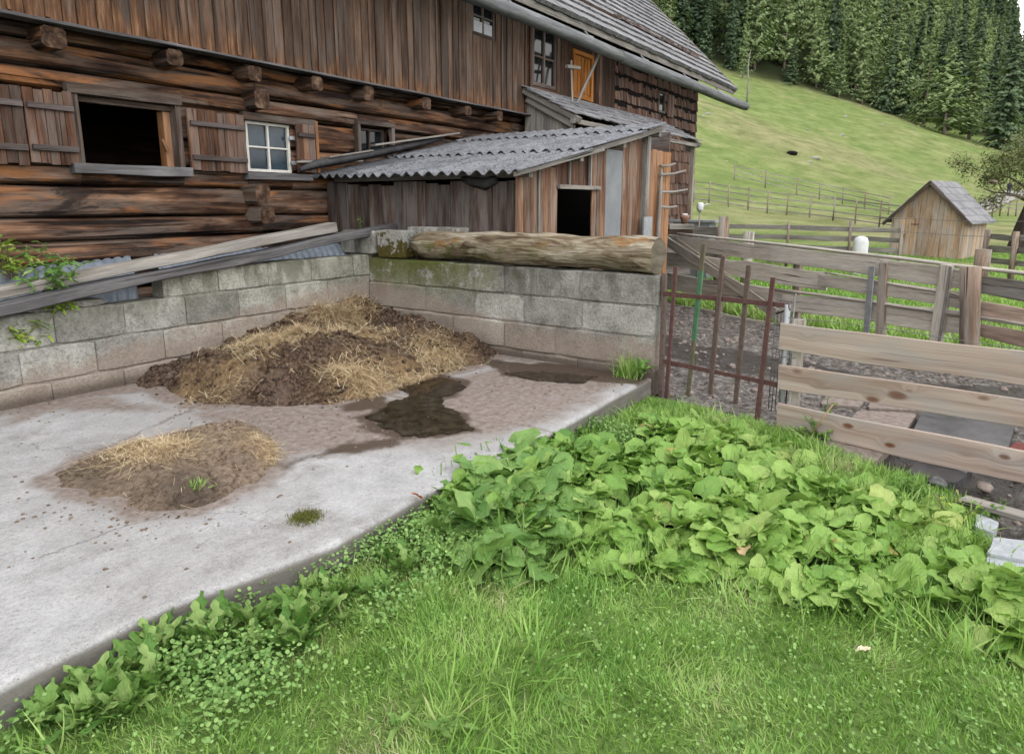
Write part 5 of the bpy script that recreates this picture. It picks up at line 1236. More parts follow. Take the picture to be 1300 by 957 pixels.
# ================================================================== right foreground bits
mb=MB(); a=G(1222,634,-.10); b=G(1300,656,-.08); d=b-a; mb.beam(a,a+d*2.2,.10,.035,n=5,wob=.01,rnd=.7); mb.build('plank',M['greywood'],label='short grey plank lying in the mud at the right edge, above the white slabs',cat='plank')
def flatstone(pts,z,th,mat,label,name='stone_slab',cat='slab',group=None,sub=1,rot=0.):
    P=[G(x,y,z) for x,y in pts]; c=sum(P,Vector())/len(P); Q=[]
    for i,p in enumerate(P):
        q=P[(i+1)%len(P)]
        for t in (.06,.35,.65,.94): Q.append(p.lerp(q,t)+Vector((noise.noise(p*7+Vector((t*5,0,0)))*.012,noise.noise(p*7+Vector((0,t*5,3)))*.012,0)))
    nrm=(P[1]-P[0]).cross(P[2]-P[0])
    if nrm.z<0: Q=Q[::-1]
    mb=MB(); rings=[[p+Vector((0,0,-th)) for p in Q],[p+Vector((0,0,-.008)) for p in Q],[c+(p-c)*.985 for p in Q]]
    mb.loft(rings,rnd=random.random()); return mb.build(name,M[mat],label=label,cat=cat,group=group)
flatstone([(1262,681),(1335,690),(1330,716),(1254,702)],-.08,.06,'whitestone','pale blue grey slab at the right edge, the upper of two')
flatstone([(1253,705),(1330,720),(1330,745),(1252,722)],-.10,.06,'whitestone','pale blue grey slab at the right edge, the lower one')
flatstone([(1240,652),(1268,662),(1262,676),(1238,668)],-.12,.05,'whitestone','little pale stone chip above the two pale slabs')
for k,(q,m,l) in enumerate([([(1062,490),(1110,492),(1092,516),(1040,512)],'muddystone','muddy pinkish flat stone behind the fence, furthest left'),
    ([(1118,492),(1185,494),(1170,520),(1100,517)],'muddystone','muddy pinkish flat stone seen between the top and middle fence boards'),
    ([(1090,520),(1165,524),(1140,560),(1060,550)],'muddystone','cracked pinkish paving slab left of the big wet slab'),
    ([(1040,552),(1135,562),(1112,586),(1040,575)],'muddystone','muddy slab piece above the lowest fence board'),
    ([(1172,520),(1290,535),(1275,590),(1150,565)],'wetstone','large wet blue grey paving slab behind the fence'),
    ([(1165,582),(1235,594),(1215,612),(1150,600)],'wetstone','wet slab fragment below the lowest fence board')]):
    flatstone(q,-.165+.003*k,.06,m,l,'paving_slab','slab')
def rock(c,s,mat,label,name='stone',cat='stone',group=None,seed=0.,sq=.65):
    V,F,U=clodT(seed); V=V*np.array([s,s*.85,s*sq])+np.array(c)
    return npmesh(name,V,F,M[mat],rnd=np.zeros(len(F)),uv=U,label=label,cat=cat,group=group)
rock(G(1190,612,-.13),.075,'wetstone','wet rounded stone in the mud below the fence',seed=3)
rock(G(1250,618,-.13),.06,'muddystone','muddy brown stone right of the wet rounded one',seed=5)
rock(G(1115,560,-.12),.09,'muddystone','muddy lump of stone just behind the middle fence board',seed=8)
mb=MB(); c=G(1291,573,-.13); mb.beam(c+Vector((-.1,.03,0)),c+Vector((.1,-.03,.01)),.1,.06,n=3,ch=.015,wob=.01); mb.build('brick',M['brick'],label='red brown brick half sunk in the mud at the right edge',cat='brick')
# meadow stones
ms=[(975,187,.5),(900,155,.5),(898,145,.8),(940,158,.35),(878,178,.5),(1073,148,1.1),(1068,172,1.),(1035,202,1.3),(1028,206,.7),(922,205,.4),(1025,165,.6),(1102,149,.7),(905,146,.5),(892,148,.6),(950,116,1.),(935,110,.8),(1120,158,.8),(1012,150,.6),(990,133,.5),(1210,118,.5)]
def hill(px,py):
    d=ray(px,py); t0=20.
    for i in range(4000):
        t=20+i*.25; p=Vector((d[0]*t,d[1]*t,H+d[2]*t)); x,y=toW(p.x,p.y)
        if float(tz(np.array([x]),np.array([y]))[0])>=p.z: return p,y
    return None,None
for i,(px,py,s) in enumerate(ms):
    p,y=hill(px,py)
    if p is None: continue
    rock(p,s*.45,'stone','pale stone lying in the meadow on the hillside',name='meadow_stone',group='pale stones scattered over the meadow',seed=i*3.)
p,y=hill(1004,196); 
if p: rock(p,.8,'black','dark low bush or stump in the middle of the meadow',name='stump',cat='stump',seed=44.)
# path and walker
pth=[(1225,286),(1252,273),(1275,267),(1300,270)]
mb=MB(); L=[]
PW=[gz_(1240,60),gz_(1262,76),gz_(1285,88),gz_(1330,96),gz_(1400,100)]
def tzp(p): x,y=toW(p.x,p.y); return float(tz(np.array([x]),np.array([y]))[0])
rows=[]
for a,b in zip(PW,PW[1:]):
    d=(b-a).normalized(); sd=Vector((-d.y,d.x,0))
    for t in np.linspace(0,1,8,endpoint=False):
        c=a.lerp(b,float(t)); rows.append([Vector((*(c+sd*w_).xy,tzp(c+sd*w_)+.12)) for w_ in (1.0,.3,-.3,-1.0)])
mb.loft(rows,closed=False,caps=False,smooth=True); mb.build('path',M['gravel'],kind='structure')
# ================================================================== PERSON (far walker)
def skin_body(name,joints,edges,radii,mat,parent,root=0):
    me=bpy.data.meshes.new(name); me.from_pydata(joints,edges,[]); o=bpy.data.objects.new(name,me); COL.objects.link(o)
    bpy.context.view_layer.objects.active=o
    m=o.modifiers.new('skin','SKIN'); 
    if not me.skin_vertices: 
        bpy.ops.object.select_all(action='DESELECT') if False else None
    for i,r in enumerate(radii): me.skin_vertices[0].data[i].radius=(r,r)
    me.skin_vertices[0].data[root].use_root=True
    s2_=o.modifiers.new('sub','SUBSURF'); s2_.levels=1; s2_.render_levels=1
    me.materials.append(mat); o.parent=parent; return o
pp0=W((1278-650)/850*84*.98,84,0); pp0.z=tzp(pp0)+.12
per=thing('person',pp0,'far walker in dark purple jacket and trousers on the gravel path','person')
def PJ(x,z,y=0.): v=Vector((math.sin(YAW),-math.cos(YAW),0))*x+Vector((math.cos(YAW),math.sin(YAW),0))*y; return (v.x,v.y,z)
J=[PJ(0,.95),PJ(0,1.2),PJ(0,1.42),PJ(0,1.52),PJ(0,1.62),PJ(0,1.74),PJ(.2,1.4),PJ(.27,1.12,.05),PJ(.26,.85,-.08),PJ(-.2,1.4),PJ(-.27,1.12,-.05),PJ(-.26,.85,-.14),PJ(.1,.88),PJ(.13,.48,-.08),PJ(.12,.07,.06),PJ(.12,.04,-.12),PJ(-.1,.88),PJ(-.13,.48,-.02),PJ(-.12,.07,-.22),PJ(-.12,.04,-.36)]
E_=[(0,1),(1,2),(2,3),(3,4),(4,5),(2,6),(6,7),(7,8),(2,9),(9,10),(10,11),(0,12),(12,13),(13,14),(14,15),(0,16),(16,17),(17,18),(18,19)]
Rr=[.15,.15,.14,.06,.1,.09,.08,.06,.045,.08,.06,.045,.1,.075,.055,.05,.1,.075,.055,.05]
b_=skin_body('body',J,E_,Rr,M['cloth'],per)
mb=MB(); c=pp0+Vector(PJ(0,1.66,-.03)); mb.tube([c+Vector((0,0,-.1)),c+Vector((0,0,-.03)),c+Vector((0,0,.06)),c+Vector((0,0,.12))],[.06,.1,.1,.05],10); mb.build('head',M['skin'],per)
mb=MB(); c=pp0+Vector(PJ(0,1.74,.01)); mb.tube([c+Vector((0,0,-.05)),c+Vector((0,0,.02)),c+Vector((0,0,.07))],[.115,.11,.04],10); mb.build('hair',M['bark'],per)
# ================================================================== CONIFERS
def conifer(seed,kind,H_=1.):
    rs=np.random.default_rng(seed); V=[];F=[];r_=[]; Rm=rs.uniform(.8,1.25); ap=rs.uniform(0,6.28,4); tw_=rs.uniform(.78,1.08)
    nw={'spruce':34,'larch':30,'low':16}[kind]; R0={'spruce':.16,'larch':.20,'low':.17}[kind]
    for w in range(nw):
        h=.05+.95*(w/nw)**.92 if kind!='larch' else .10+.90*(w/nw)**.95
        rr=R0*Rm*(1-h)**tw_*(1+rs.normal(0,.16))+.006
        nb={'spruce':11,'larch':9,'low':7}[kind]; nb=max(4,int(nb*(.45+.55*rr/R0)))
        for b in range(nb):
            az=rs.uniform(0,6.283); L=rr*rs.uniform(.45,1.2)*(1+.22*math.sin(az+ap[0]+h*5)+.15*math.sin(2*az+ap[1]-h*9)); hh=h+rs.normal(0,.008)
            droop={'spruce':-.35,'larch':-.12,'low':-.3}[kind]
            ns={'spruce':5,'larch':5,'low':3}[kind]
            for s_ in range(ns):
                t=(s_+.5+rs.uniform(-.25,.25))/ns; t=min(max(t,.12),1)
                rad=L*t; z=hh+droop*rad+ .35*rad*rad/ max(L,.01)*(.5)
                cx,cy=math.cos(az)*rad,math.sin(az)*rad
                sz=(.030 if kind!='larch' else .026)*(1.15-.5*t)*rs.uniform(.7,1.25)*(.45+.55*min(1,rr/R0*1.6))*(1.8 if kind=='low' else 1)
                a2=az+rs.normal(0,.5); dx,dy=math.cos(a2),math.sin(a2); px_,py_=-dy,dx
                tip=np.array([cx+dx*sz*1.0,cy+dy*sz*1.0,z-sz*rs.uniform(.6,1.3)]); bk=np.array([cx-dx*sz*.5,cy-dy*sz*.5,z+sz*.5])
                l=np.array([cx+px_*sz*.75,cy+py_*sz*.75,z-sz*rs.uniform(.1,.6)]); r2=np.array([cx-px_*sz*.75,cy-py_*sz*.75,z-sz*rs.uniform(.1,.6)])
                b0=len(V); V+= [bk,l,tip,r2]; F.append((b0,b0+1,b0+2)); F.append((b0,b0+2,b0+3)); q=rs.random(); r_+= [q,q]
    # leader
    return np.array(V),np.array(F),np.array(r_)
def treemesh(kind,seed):
    V,F,r_=conifer(seed,kind); mat=M['larch'] if kind=='larch' else M['spruce']
    crown=npmesh('crown',V,F,mat,rnd=r_,uv=np.zeros((F.size,2)),smooth=False); crown.location=(0,0,0)
    # npmesh recentres: undo
    me=crown.data; co=np.empty(len(me.vertices)*3,dtype=np.float32); me.vertices.foreach_get('co',co); co=co.reshape(-1,3)+np.array([V[:,0].mean(),V[:,1].mean(),V[:,2].min()]); me.vertices.foreach_set('co',co.astype(np.float32).ravel())
    mb=MB(); mb.tube([(0,0,-.05),(0,0,.1),(.002,0,.4),(0,.002,.75),(0,0,1.0)],[.016,.013,.010,.005,.001],7,rough=.1); tk=mb.build('trunk',M['bark'] if kind!='larch' else M['twig']); 
    for v_ in tk.data.vertices: v_.co+=Vector(tk.location)
    tk.location=(0,0,0)
    return crown,tk
protos=[('spruce',*treemesh('spruce',i)) for i in range(8)]+[('larch',*treemesh('larch',10+i)) for i in range(4)]
used=[False]*len(protos)
def plant_tree(k,pos,hgt,wid,label,group=None,name=None,cat='tree'):
    kind,cr,tk=protos[k]; nm=name or (kind+'_tree')
    e=thing(nm,pos,label,cat,group); e.rotation_euler=(0,0,random.uniform(0,6.28)); e.scale=(hgt*wid,hgt*wid,hgt)
    if used[k]: c,t=cr.copy(),tk.copy(); COL.objects.link(c); COL.objects.link(t)
    else: c,t=cr,tk; used[k]=True
    c.parent=e; t.parent=e; e.rotation_euler=(random.gauss(0,.025),random.gauss(0,.025),e.rotation_euler.z); c.name='crown'; t.name='trunk'; return e
def tz1(x,y): return float(tz(np.array([x]),np.array([y]))[0])
def wtree(px,y,k,h,w,label,group=None,name=None): 
    x=(px-CXP)/FOC*y*.975; return plant_tree(k,W(x,y,tz1(x,y)-.2),h,w,label,group,name)
# named trees at the meadow edge (photo column, distance)
wtree(1190,143,8,18.5,1.6,'broad pale larch standing out in front of the forest edge above the hut')
wtree(1163,149,9,20,1.2,'narrower pale larch just left of the broad one at the forest edge')
wtree(1222,146,10,20,1.35,'pale larch right of the broad one at the forest edge')
wtree(1122,156,11,20,1.2,'leaning looking larch with a visible pale trunk at the forest edge')
wtree(842,158,9,21,1.,'light green larch in the forest edge nearest the barn roof')
wtree(934,152,10,17,.7,'slender light larch beside the bare pale trunk at the top of the meadow')
wtree(1262,138,4,22,1.15,'dark spruce at the right end of the forest edge, in front of its neighbours')
# scatter the forest
pts=[];tries=0; near=[]
cell={}
def okp(x,y,d):
    gx,gy=int(x//8),int(y//8)
    for i in (-1,0,1):
        for j in (-1,0,1):
            for q in cell.get((gx+i,gy+j),()):
                if (q[0]-x)**2+(q[1]-y)**2<d*d: return False
    cell.setdefault((gx,gy),[]).append((x,y)); return True
cand=[]
rs_=random.Random(5)
while tries<60000 and len(cand)<1500:
    tries+=1; y=152+rs_.random()**.8*172; a=rs_.uniform(.10,.93); x=a*y
    fb=float(fboundary(np.array([x]),np.array([y]))[0])
    if fb<.35: continue
    if okp(x,y,4.6+ (y-150)*.012): cand.append((y,x))
cand.sort(); nearT=[c for c in cand if .16<c[1]/c[0]<.80][:285]; ns_=set(nearT); rest=[c for c in cand if c not in ns_]
for y,x in nearT:
    lar=nf(np.array([x]),np.array([y]),.035,3,seed=80)[0]+random.uniform(-.16,.16)>.53; k=random.choice((8,9,10,11)) if lar else random.randrange(8)
    hgt=random.choice((random.uniform(9,17),random.uniform(16,26),random.uniform(18,29)))*(1 if not lar else .9); 
    plant_tree(k,W(x,y,tz1(x,y)-.2),hgt,random.uniform(.8,1.2)*(20/hgt)**.5,'pale green larch among the dark spruces of the hillside forest' if lar else 'dark green spruce in the dense hillside forest','larches in the hillside forest' if lar else 'spruces in the hillside forest')
for k,u_ in enumerate(used):
    if not u_: bpy.data.objects.remove(protos[k][1]); bpy.data.objects.remove(protos[k][2])
lowT=[conifer(40+i,'low') for i in range(3)]
T_=[(v,f,np.zeros((f.size,2))) for v,f,_ in lowT]
PP=np.array([list(W(x,y,tz1(x,y)-.2)) for y,x in rest]); hh=np.array([random.uniform(15,25) for _ in rest])
scatter('far_forest',T_,PP,rng.uniform(0,6.28,len(PP)),np.zeros(len(PP)),np.zeros(len(PP)),np.stack([hh,hh,hh],-1),M['spruce'],smooth=False,kind='stuff',label='dense far forest of spruces reading as one mass up the mountainside')
# bare pale snag
sn,y=hill(948,133)
if sn: 
    s_=thing('bare_tree',sn,'thin bare pale trunk at the top of the meadow','tree'); mb=MB(); mb.tube([sn,sn+Vector((.1,0,3)),sn+Vector((0,.2,6)),sn+Vector((.2,0,8.5))],[.16,.13,.1,.03],7,rough=.2); mb.build('trunk',M['palebark'],s_)
    for q in range(5):
        z=2.5+q*1.2; mb=MB(); a=sn+Vector((.05,0,z)); mb.tube([a,a+Vector((random.uniform(-.8,.8),random.uniform(-.8,.8),.5))],[.05,.015],5); mb.build('branch',M['palebark'],s_)
# ================================================================== BROADLEAF TREE at the right edge
tb_=AT(1304,24.,-.3)
apple=thing('gnarled_tree',tb_,'gnarled dark trunked tree with sparse drooping olive leaves at the right edge','tree')
tk=MB(); tips=[]
def branch(mb,p,d,L,r,dep):
    pts=[p];rad=[r];q=p.copy();n=5
    for i in range(n):
        d=(d+Vector((random.gauss(0,.16),random.gauss(0,.16),random.gauss(0,.13)-.02*dep))).normalized(); q=q+d*L/n; pts.append(q); rad.append(r*(1-.62*(i+1)/n))
        if dep>=2: tips.append((q.copy(),d.copy()))
        if dep<4 and i>=1 and random.random()<(.75 if dep<3 else .55):
            nd=(d+Vector((random.gauss(0,.7),random.gauss(0,.7),random.gauss(0,.4)))).normalized(); branch(mb,q,nd,L*random.uniform(.5,.72),r*(1-.62*(i+1)/n)*.65,dep+1)
    mb.tube(pts,rad,6 if dep>0 else 12,rough=.15 if dep==0 else 0,rnd=random.random())
lf=W(-1,0,0).normalized()
top=tb_+Vector((0,0,2.0))-lf*.3
tk.tube([tb_,tb_+Vector((0,0,.35)),tb_+Vector((0,0,1.1))-lf*.1,top],[.62,.42,.34,.3],14,rough=.25)
tko=tk.build('trunk',M['bark'],apple)
bb=MB()
for L,dz,side in ((2.6,.75,1.),(2.6,1.1,.7),(2.1,.35,.9),(2.6,1.4,.5),(2.2,.55,1.1),(2.6,.7,-.8),(2.6,1.2,-.4),(2.4,.8,.1)):
    d=(lf*side+Vector((random.uniform(-.5,.5),random.uniform(-.5,.5),dz))).normalized(); branch(bb,top+Vector((0,0,random.uniform(-.3,.4))),d,L*.68,.06,1)
bb.build('branches',M['twig'],apple)
lt=bladetemplate(2,.7,.1,.2)
N=len(tips)*13; P=[];
for p,d in tips:
    for i in range(13): P.append(list(p+Vector((random.gauss(0,.14),random.gauss(0,.14),random.gauss(-.05,.13)))))
P=np.array(P); scatter('leaves',[lt],P-0*P,rng.uniform(0,6.28,len(P)),rng.uniform(.8,2.6,len(P)),rng.uniform(-.6,.6,len(P)),rng.uniform(.05,.10,len(P)),M['appleleaf'],parent=apple)
p=AT(1257,21.5,0); p.z=H+(260-232)/850*21.5; rock(p,.14,'post','rust coloured clump of dead leaves hanging in the sparse tree',name='dead_leaf_clump',cat='leaf clump',seed=71.,sq=.6)
# ================================================================== GRASS
camx,camy=0,0
def infr(u,v,m=.12,near=.6):
    x=u*math.sin(YAW)-v*math.cos(YAW); y=u*math.cos(YAW)+v*math.sin(YAW); return (y>near)&(np.abs(x)<(.765+m)*np.maximum(y,.1)+.25),x,y
def lawnz(u,v): return -.17+.03*(nf(u,v,.8,4,seed=2)-.5)
dockP=gp([(528,612),(560,575),(640,552),(720,535),(830,522),(900,528),(960,548),(1040,590),(1120,615),(1190,640),(1225,665),(1195,700),(1150,722),(1080,735),(1000,728),(940,712),(860,698),(790,690),(730,680),(650,685),(590,675),(545,640)],-.05)
gT=[bladetemplate(3,.10,.45,.05),bladetemplate(3,.09,.75,.05),bladetemplate(3,.12,.2,.05)]
def grassfield(name,n,fdens,lmin,lmax,box,label,wscale=1.,zf=lawnz,near=.6,mat='grass'):
    u=rng.uniform(box[0],box[1],n);v=rng.uniform(box[2],box[3],n); ok,x,y=infr(u,v,near=near); dist=np.hypot(u,v); pr_=fdens(u,v,dist)*ok; k=rng.random(n)<pr_; u,v,dist=u[k],v[k],dist[k]; N=len(u)
    lean=nf(u,v,2.5,2,seed=90)*6.28*2; L=rng.uniform(lmin,lmax,N)*(.7+.7*nf(u,v,1.8,4,seed=91))
    sc_=np.stack([L*wscale*(1+dist*.12),L,L],-1)
    r=np.clip((nf(u,v,2.6,5,.65,seed=92)-.5)*1.7+.48+rng.normal(0,.17,N),0,1)
    return scatter(name,gT,np.stack([u,v,zf(u,v)-.005],-1),lean+rng.normal(0,.9,N),rng.normal(0,.38,N)*-1-.1,rng.normal(0,.35,N),sc_,M[mat],rnd=r,kind='stuff',label=label,smooth=True)
def fence_side(u,v): return inpoly(u,v,lawnP)>.03*nf(u,v,5,2,seed=3)
def gd_(u,v,d):
    e=fence_side(u,v)&(v<np.interp(u,[1.2,1.9],[2.56,2.39])); inside=sm(.0,.25,inpoly(u,v,dockP)); return e*(1-.75*inside)*np.clip(2.6/np.maximum(d,.8),.25,1.)
grassfield('grass',300000,gd_,.025,.05,(-.2,5.6,-3.9,2.55),'short lush green lawn grass in the foreground')
def gd2(u,v,d):
    e=fence_side(u,v)&(v<2.38); q=inpoly(u,v,dockP); edge=np.exp(-(q/.22)**2)+.3*np.exp(-((v-2.3)/.10)**2)+.5*sm(.58,.7,nf(u,v,1.6,3,seed=95)); return e*np.clip(edge,0,1)*.85
grassfield('tall_grass',52000,gd2,.08,.15,(.2,5.6,-3.6,2.40),'longer grass around the dock patch and along the concrete edge',.55)
def gd3(u,v,d): q=inpoly(u,v,lawnP); return (q>-.02)*(q<.22)*(v<1.5)*.9
grassfield('tall_grass',90000,gd3,.035,.08,(3.,5.7,-3.2,1.5),'dense fresh grass at the foot of the plank fence',.6)
# clover-like ground leaves
def roundleaf():
    V=[(0,0,0),(-.32,.06,.2),(-.46,.12,.5),(-.3,.12,.82),(0,.1,1.),(.3,.12,.82),(.46,.12,.5),(.32,.06,.2)]
    return np.array(V,float),np.array([(0,7,6,2),(0,2,1,0)][:1]+[(6,5,3,2)]+[(5,4,3,3)][:0]+[(0,2,1,1)][:0]),None
_V=roundleaf()[0]; _V=np.vstack([_V,[[0,.02,.5]]]); _F=np.array([(0,7,6,8),(8,6,5,4),(8,4,3,2),(8,2,1,0)]); lt2=(_V,_F,np.tile(np.array([[0,0],[1,0],[1,1],[0,1]],float),(4,1)))
def leafpatch(name,n,box,dens,smin,smax,mat,label,z0=.01,z1=.05,rn=None):
    u=rng.uniform(box[0],box[1],n);v=rng.uniform(box[2],box[3],n); ok,x,y=infr(u,v); k=rng.random(n)<dens(u,v)*ok; u,v=u[k],v[k]; N=len(u)
    return scatter(name,[lt2],np.stack([u,v,lawnz(u,v)+rng.uniform(z0,z1,N)],-1),rng.uniform(0,6.28,N),-rng.uniform(.5,1.5,N),rng.normal(0,.4,N),rng.uniform(smin,smax,N),M[mat],kind='stuff',label=label)
leafpatch('clover',36000,(0,5.5,-3.6,2.4),lambda u,v:fence_side(u,v)*sm(.40,.56,nf(u,v,1.3,4,seed=97))*.7,.007,.016,'clover','low clover and herb leaves mixed in the lawn',.02,.065)
leafpatch('herb_leaves',34000,(.2,4.6,1.75,2.5),lambda u,v:sm(1.8,2.1,v)*sm(.36,.5,nf(u,v,1.5,3,seed=131)),.010,.022,'clover','round herb leaves crowding along the concrete edge',.02,.13)
# ---------------------------------------------------------------- dock leaves
def docktemplate(seed,long=1.,n=10,m=8,cup=.18,wavy=.05):
    rs=np.random.default_rng(seed); V=[];Uv=[];F=[]; ph=rs.uniform(0,6,4)
    def width(t): # heart shaped base, rounded tip
        return .47*(max(0.,math.sin(math.pi*min(1,(t*.90+.10))))**.5)*(1-.12*t)
    for i in range(n+1):
        t=i/n; w=width(t) if i<n else .10
        for j in range(m+1):
            s_=(j/m-.5)*2; x=w*s_*(1+.05*math.sin(t*19+ph[0])+ (.07*math.sin(t*37+ph[1]))*(abs(s_)>.7))
            y=t*long-(.13*(abs(s_)**2)*(1-t)**3 if True else 0)-.0
            z=cup*abs(s_)**1.5*w*1.3 + 1.1*wavy*math.sin(t*11+ph[2]+s_)*abs(s_)**2 + .03*math.sin(t*25+ph[3]+2*s_)*abs(s_)+.008*math.sin(s_*9+ph[0])-.42*t*t*rs.uniform(.9,1.1)*.6
            V.append((x,y,z))
    for i in range(n):
        for j in range(m):
            a=i*(m+1)+j; F.append((a,a+1,a+m+2,a+m+1)); 
            for (ii,jj) in ((i,j),(i,j+1),(i+1,j+1),(i+1,j)): Uv.append((ii/n,jj/m))
    return np.array(V),np.array(F),np.array(Uv)
dT=[docktemplate(i,1.+.12*(i%3),cup=(.25,-.12,.1,.35,0.)[i%5],wavy=.05+.02*(i%2)) for i in range(7)]
def dockh(u,v,P_,hmax): return sm(-.05,.35,inpoly(u,v,P_))*hmax
def docks(name,n,P_,size,hz,mat,label,parent=None,bright=.0,kind='stuff',rr=None,edge=.06,**kw):
    us=[p[0] for p in P_];vs=[p[1] for p in P_]; u=rng.uniform(min(us)-.1,max(us)+.1,n*12);v=rng.uniform(min(vs)-.1,max(vs)+.1,n*12)
    # rosettes: cluster leaves around plant centres
    q=inpoly(u,v,P_)+.18*(nf(u,v,3.5,3,seed=99)-.5); thin=np.clip((v*-1.+.1)/1.6,0,1) if n>1000 else 0; k=(q>-edge)&(nf(u,v,2.2,4,seed=101)>.36+.13*thin); u,v=u[k][:n],v[k][:n]; N=len(u)
    hgt=hz(u,v)*rng.uniform(.25,1.,N)**.6; yaw=rng.uniform(0,6.28,N)
    # bias leaves so that tips point outwards/down from plant centres (cell centres)
    cs=.34; cu=(np.floor(u/cs)+.5)*cs;cv=(np.floor(v/cs)+.5)*cs; yaw=np.arctan2(v-cv,u-cu)-np.pi/2+rng.normal(0,.6,N)
    S=rng.uniform(size[0],size[1],N)
    P=np.stack([u,v,lawnz(u,v)+hgt],-1)
    r=np.clip(nf(u,v,1.2,3,seed=103)*.7+rng.normal(.12,.17,N)+bright,0,.93); r=np.where(rng.random(N)<.004,1.,r)
    sc3=np.stack([S*rng.uniform(.8,1.2,N),S,S],-1)
    return scatter(name,dT,P,yaw,rng.normal(.22,.36,N),rng.normal(0,.32,N),sc3,M[mat],rnd=r,parent=parent,**({} if parent else dict(kind=kind,label=label)),**kw)
docks('dock_leaves',2600,dockP,(.085,.16),lambda u,v:.045+.08*sm(-.02,.30,inpoly(u,v,dockP))*(.6+.8*nf(u,v,1.5,3,seed=104)),'dock','broad dock leaves covering the ground in front of the gate')
# stems under the patch: petioles
def petioles(name,n,P_,parent=None,hm=.17,**kw):
    us=[p[0] for p in P_];vs=[p[1] for p in P_]; u=rng.uniform(min(us),max(us),n*4);v=rng.uniform(min(vs),max(vs),n*4); k=inpoly(u,v,P_)>-.02; u,v=u[k][:n],v[k][:n]; N=len(u)
    return scatter(name,[bladetemplate(2,.05,.3,.7)],np.stack([u,v,lawnz(u,v)],-1),rng.uniform(0,6.28,N),rng.normal(0,.4,N),np.zeros(N),rng.uniform(.08,hm,N),M['weed'],parent=parent,**({} if parent else kw))
petioles('dock_stems',2500,dockP,kind='stuff',label='pale stalks under the dock leaves')
big=gp([(548,606),(575,566),(640,548),(710,552),(745,590),(740,650),(700,690),(640,695),(580,688),(548,655)],.02)
bigc=G(630,640,-.17)
bd=thing('dock_clump',bigc,'tall clump of large darker dock leaves beside the concrete, left of the patch','dock plant')
a_=docks('leaves',300,big,(.13,.20),lambda u,v:.05+.12*sm(0,.25,inpoly(u,v,big)),'dockdark','',parent=bd,edge=-.02,bright=.1)
petioles('stalks',260,big,bd,.24)['kind']='stuff'
rp_=gp([(1205,745),(1240,715),(1300,725),(1340,760),(1340,800),(1290,800),(1240,770)],-.05)
rd=thing('dock_clump',G(1280,760,-.17),'separate dock clump with holed yellowing leaves at the right edge below the pale slabs','dock plant')
docks('leaves',110,rp_,(.10,.17),lambda u,v:.08+.12*sm(0,.2,inpoly(u,v,rp_)),'dock','',parent=rd,edge=-.01); petioles('stalks',80,rp_,rd,.18)['kind']='stuff'
# ---------------------------------------------------------------- weeds along the slab edge : individual rosettes
wT=[]
for i in range(3):
    V,F,Uv=docktemplate(30+i,1.0,cup=.15,wavy=.05); V=V*np.array([.36,1,1]); V[:,0]*=1+.4*np.sin(V[:,1]*30+i); V[:,2]=V[:,2]*.7; wT.append((V,F,Uv))
def rosette(name,c,n,L,label,cat,group=None,mat='weed',tilt=.75,z=None):
    c=Vector(c); N=n; yaw=np.linspace(0,6.28*1.0,N,endpoint=False)+rng.normal(0,.3,N); e=thing(name,c,label,cat,group)
    P=np.tile(np.array(c)+np.array([0,0,.005]),(N,1))+np.stack([rng.normal(0,.012,N),rng.normal(0,.012,N),rng.uniform(0,.02,N)],-1)
    scatter('leaves',wT,P,yaw,rng.uniform(tilt-.3,tilt+.6,N),rng.normal(0,.2,N),rng.uniform(.65,1.1,N)*L,M[mat],parent=e); return e
ro=[rosette('weed_plant',(0,0,0),n,L,'leafy green weed growing against the edge of the concrete slab','weed','leafy weeds along the concrete edge') for n,L in ((13,.17),(16,.14),(11,.20))]
wp=[(60,860),(110,845),(150,830),(185,815),(215,806),(245,800),(275,790),(300,770),(325,765),(165,850),(220,840),(285,815),(350,760),(120,870),(330,800),(415,715),(440,700),(470,695),(500,680),(520,675),(390,745),(425,735),(460,730),(250,850),(90,880),(40,880),(560,690),(490,715)]+[(random.uniform(20,360),0) for _ in range(34)]+[(random.uniform(360,620),0) for _ in range(14)]
wp=[(a,b if b else np.interp(a,[0,150,300,430,540,620],[885,815,755,700,665,655])+random.uniform(0,38)) for a,b in wp]
first=set()
lw_=rosette('lawn_weed',(0,0,0),7,.06,'small flat leafy rosette growing in the short lawn','weed','small leafy rosettes in the lawn',tilt=.15)
for i in range(16):
    px,py=random.uniform(120,1290),random.uniform(700,950)
    p=G(px,py,-.15)
    if float(inpoly(np.array([p.x]),np.array([p.y]),dockP)[0])>-.05 or p.y>2.2 or float(inpoly(np.array([p.x]),np.array([p.y]),lawnP)[0])<.1: continue
    e=lw_ if 'l' not in first else copy_tree(lw_); first.add('l'); e.location=(p.x,p.y,-.145); e.rotation_euler=(0,0,random.uniform(0,6.28)); s_=random.uniform(.6,1.3); e.scale=(s_,s_,s_)
for i,(px,py) in enumerate(wp):
    k=i%3; p=G(px,py,-.15); p.y=min(p.y,2.55 if p.x<1.35 else 2.36)-abs(random.gauss(0,.13)); p.y-=.12*(400<px<540)
    e=ro[k] if k not in first else copy_tree(ro[k]); first.add(k); e.location=(p.x,p.y,-.165); e.rotation_euler=(0,0,random.uniform(0,6.28)); s_=random.uniform(.45,1.0)*(.75 if px>360 else 1.); e.scale=(s_,s_,s_)
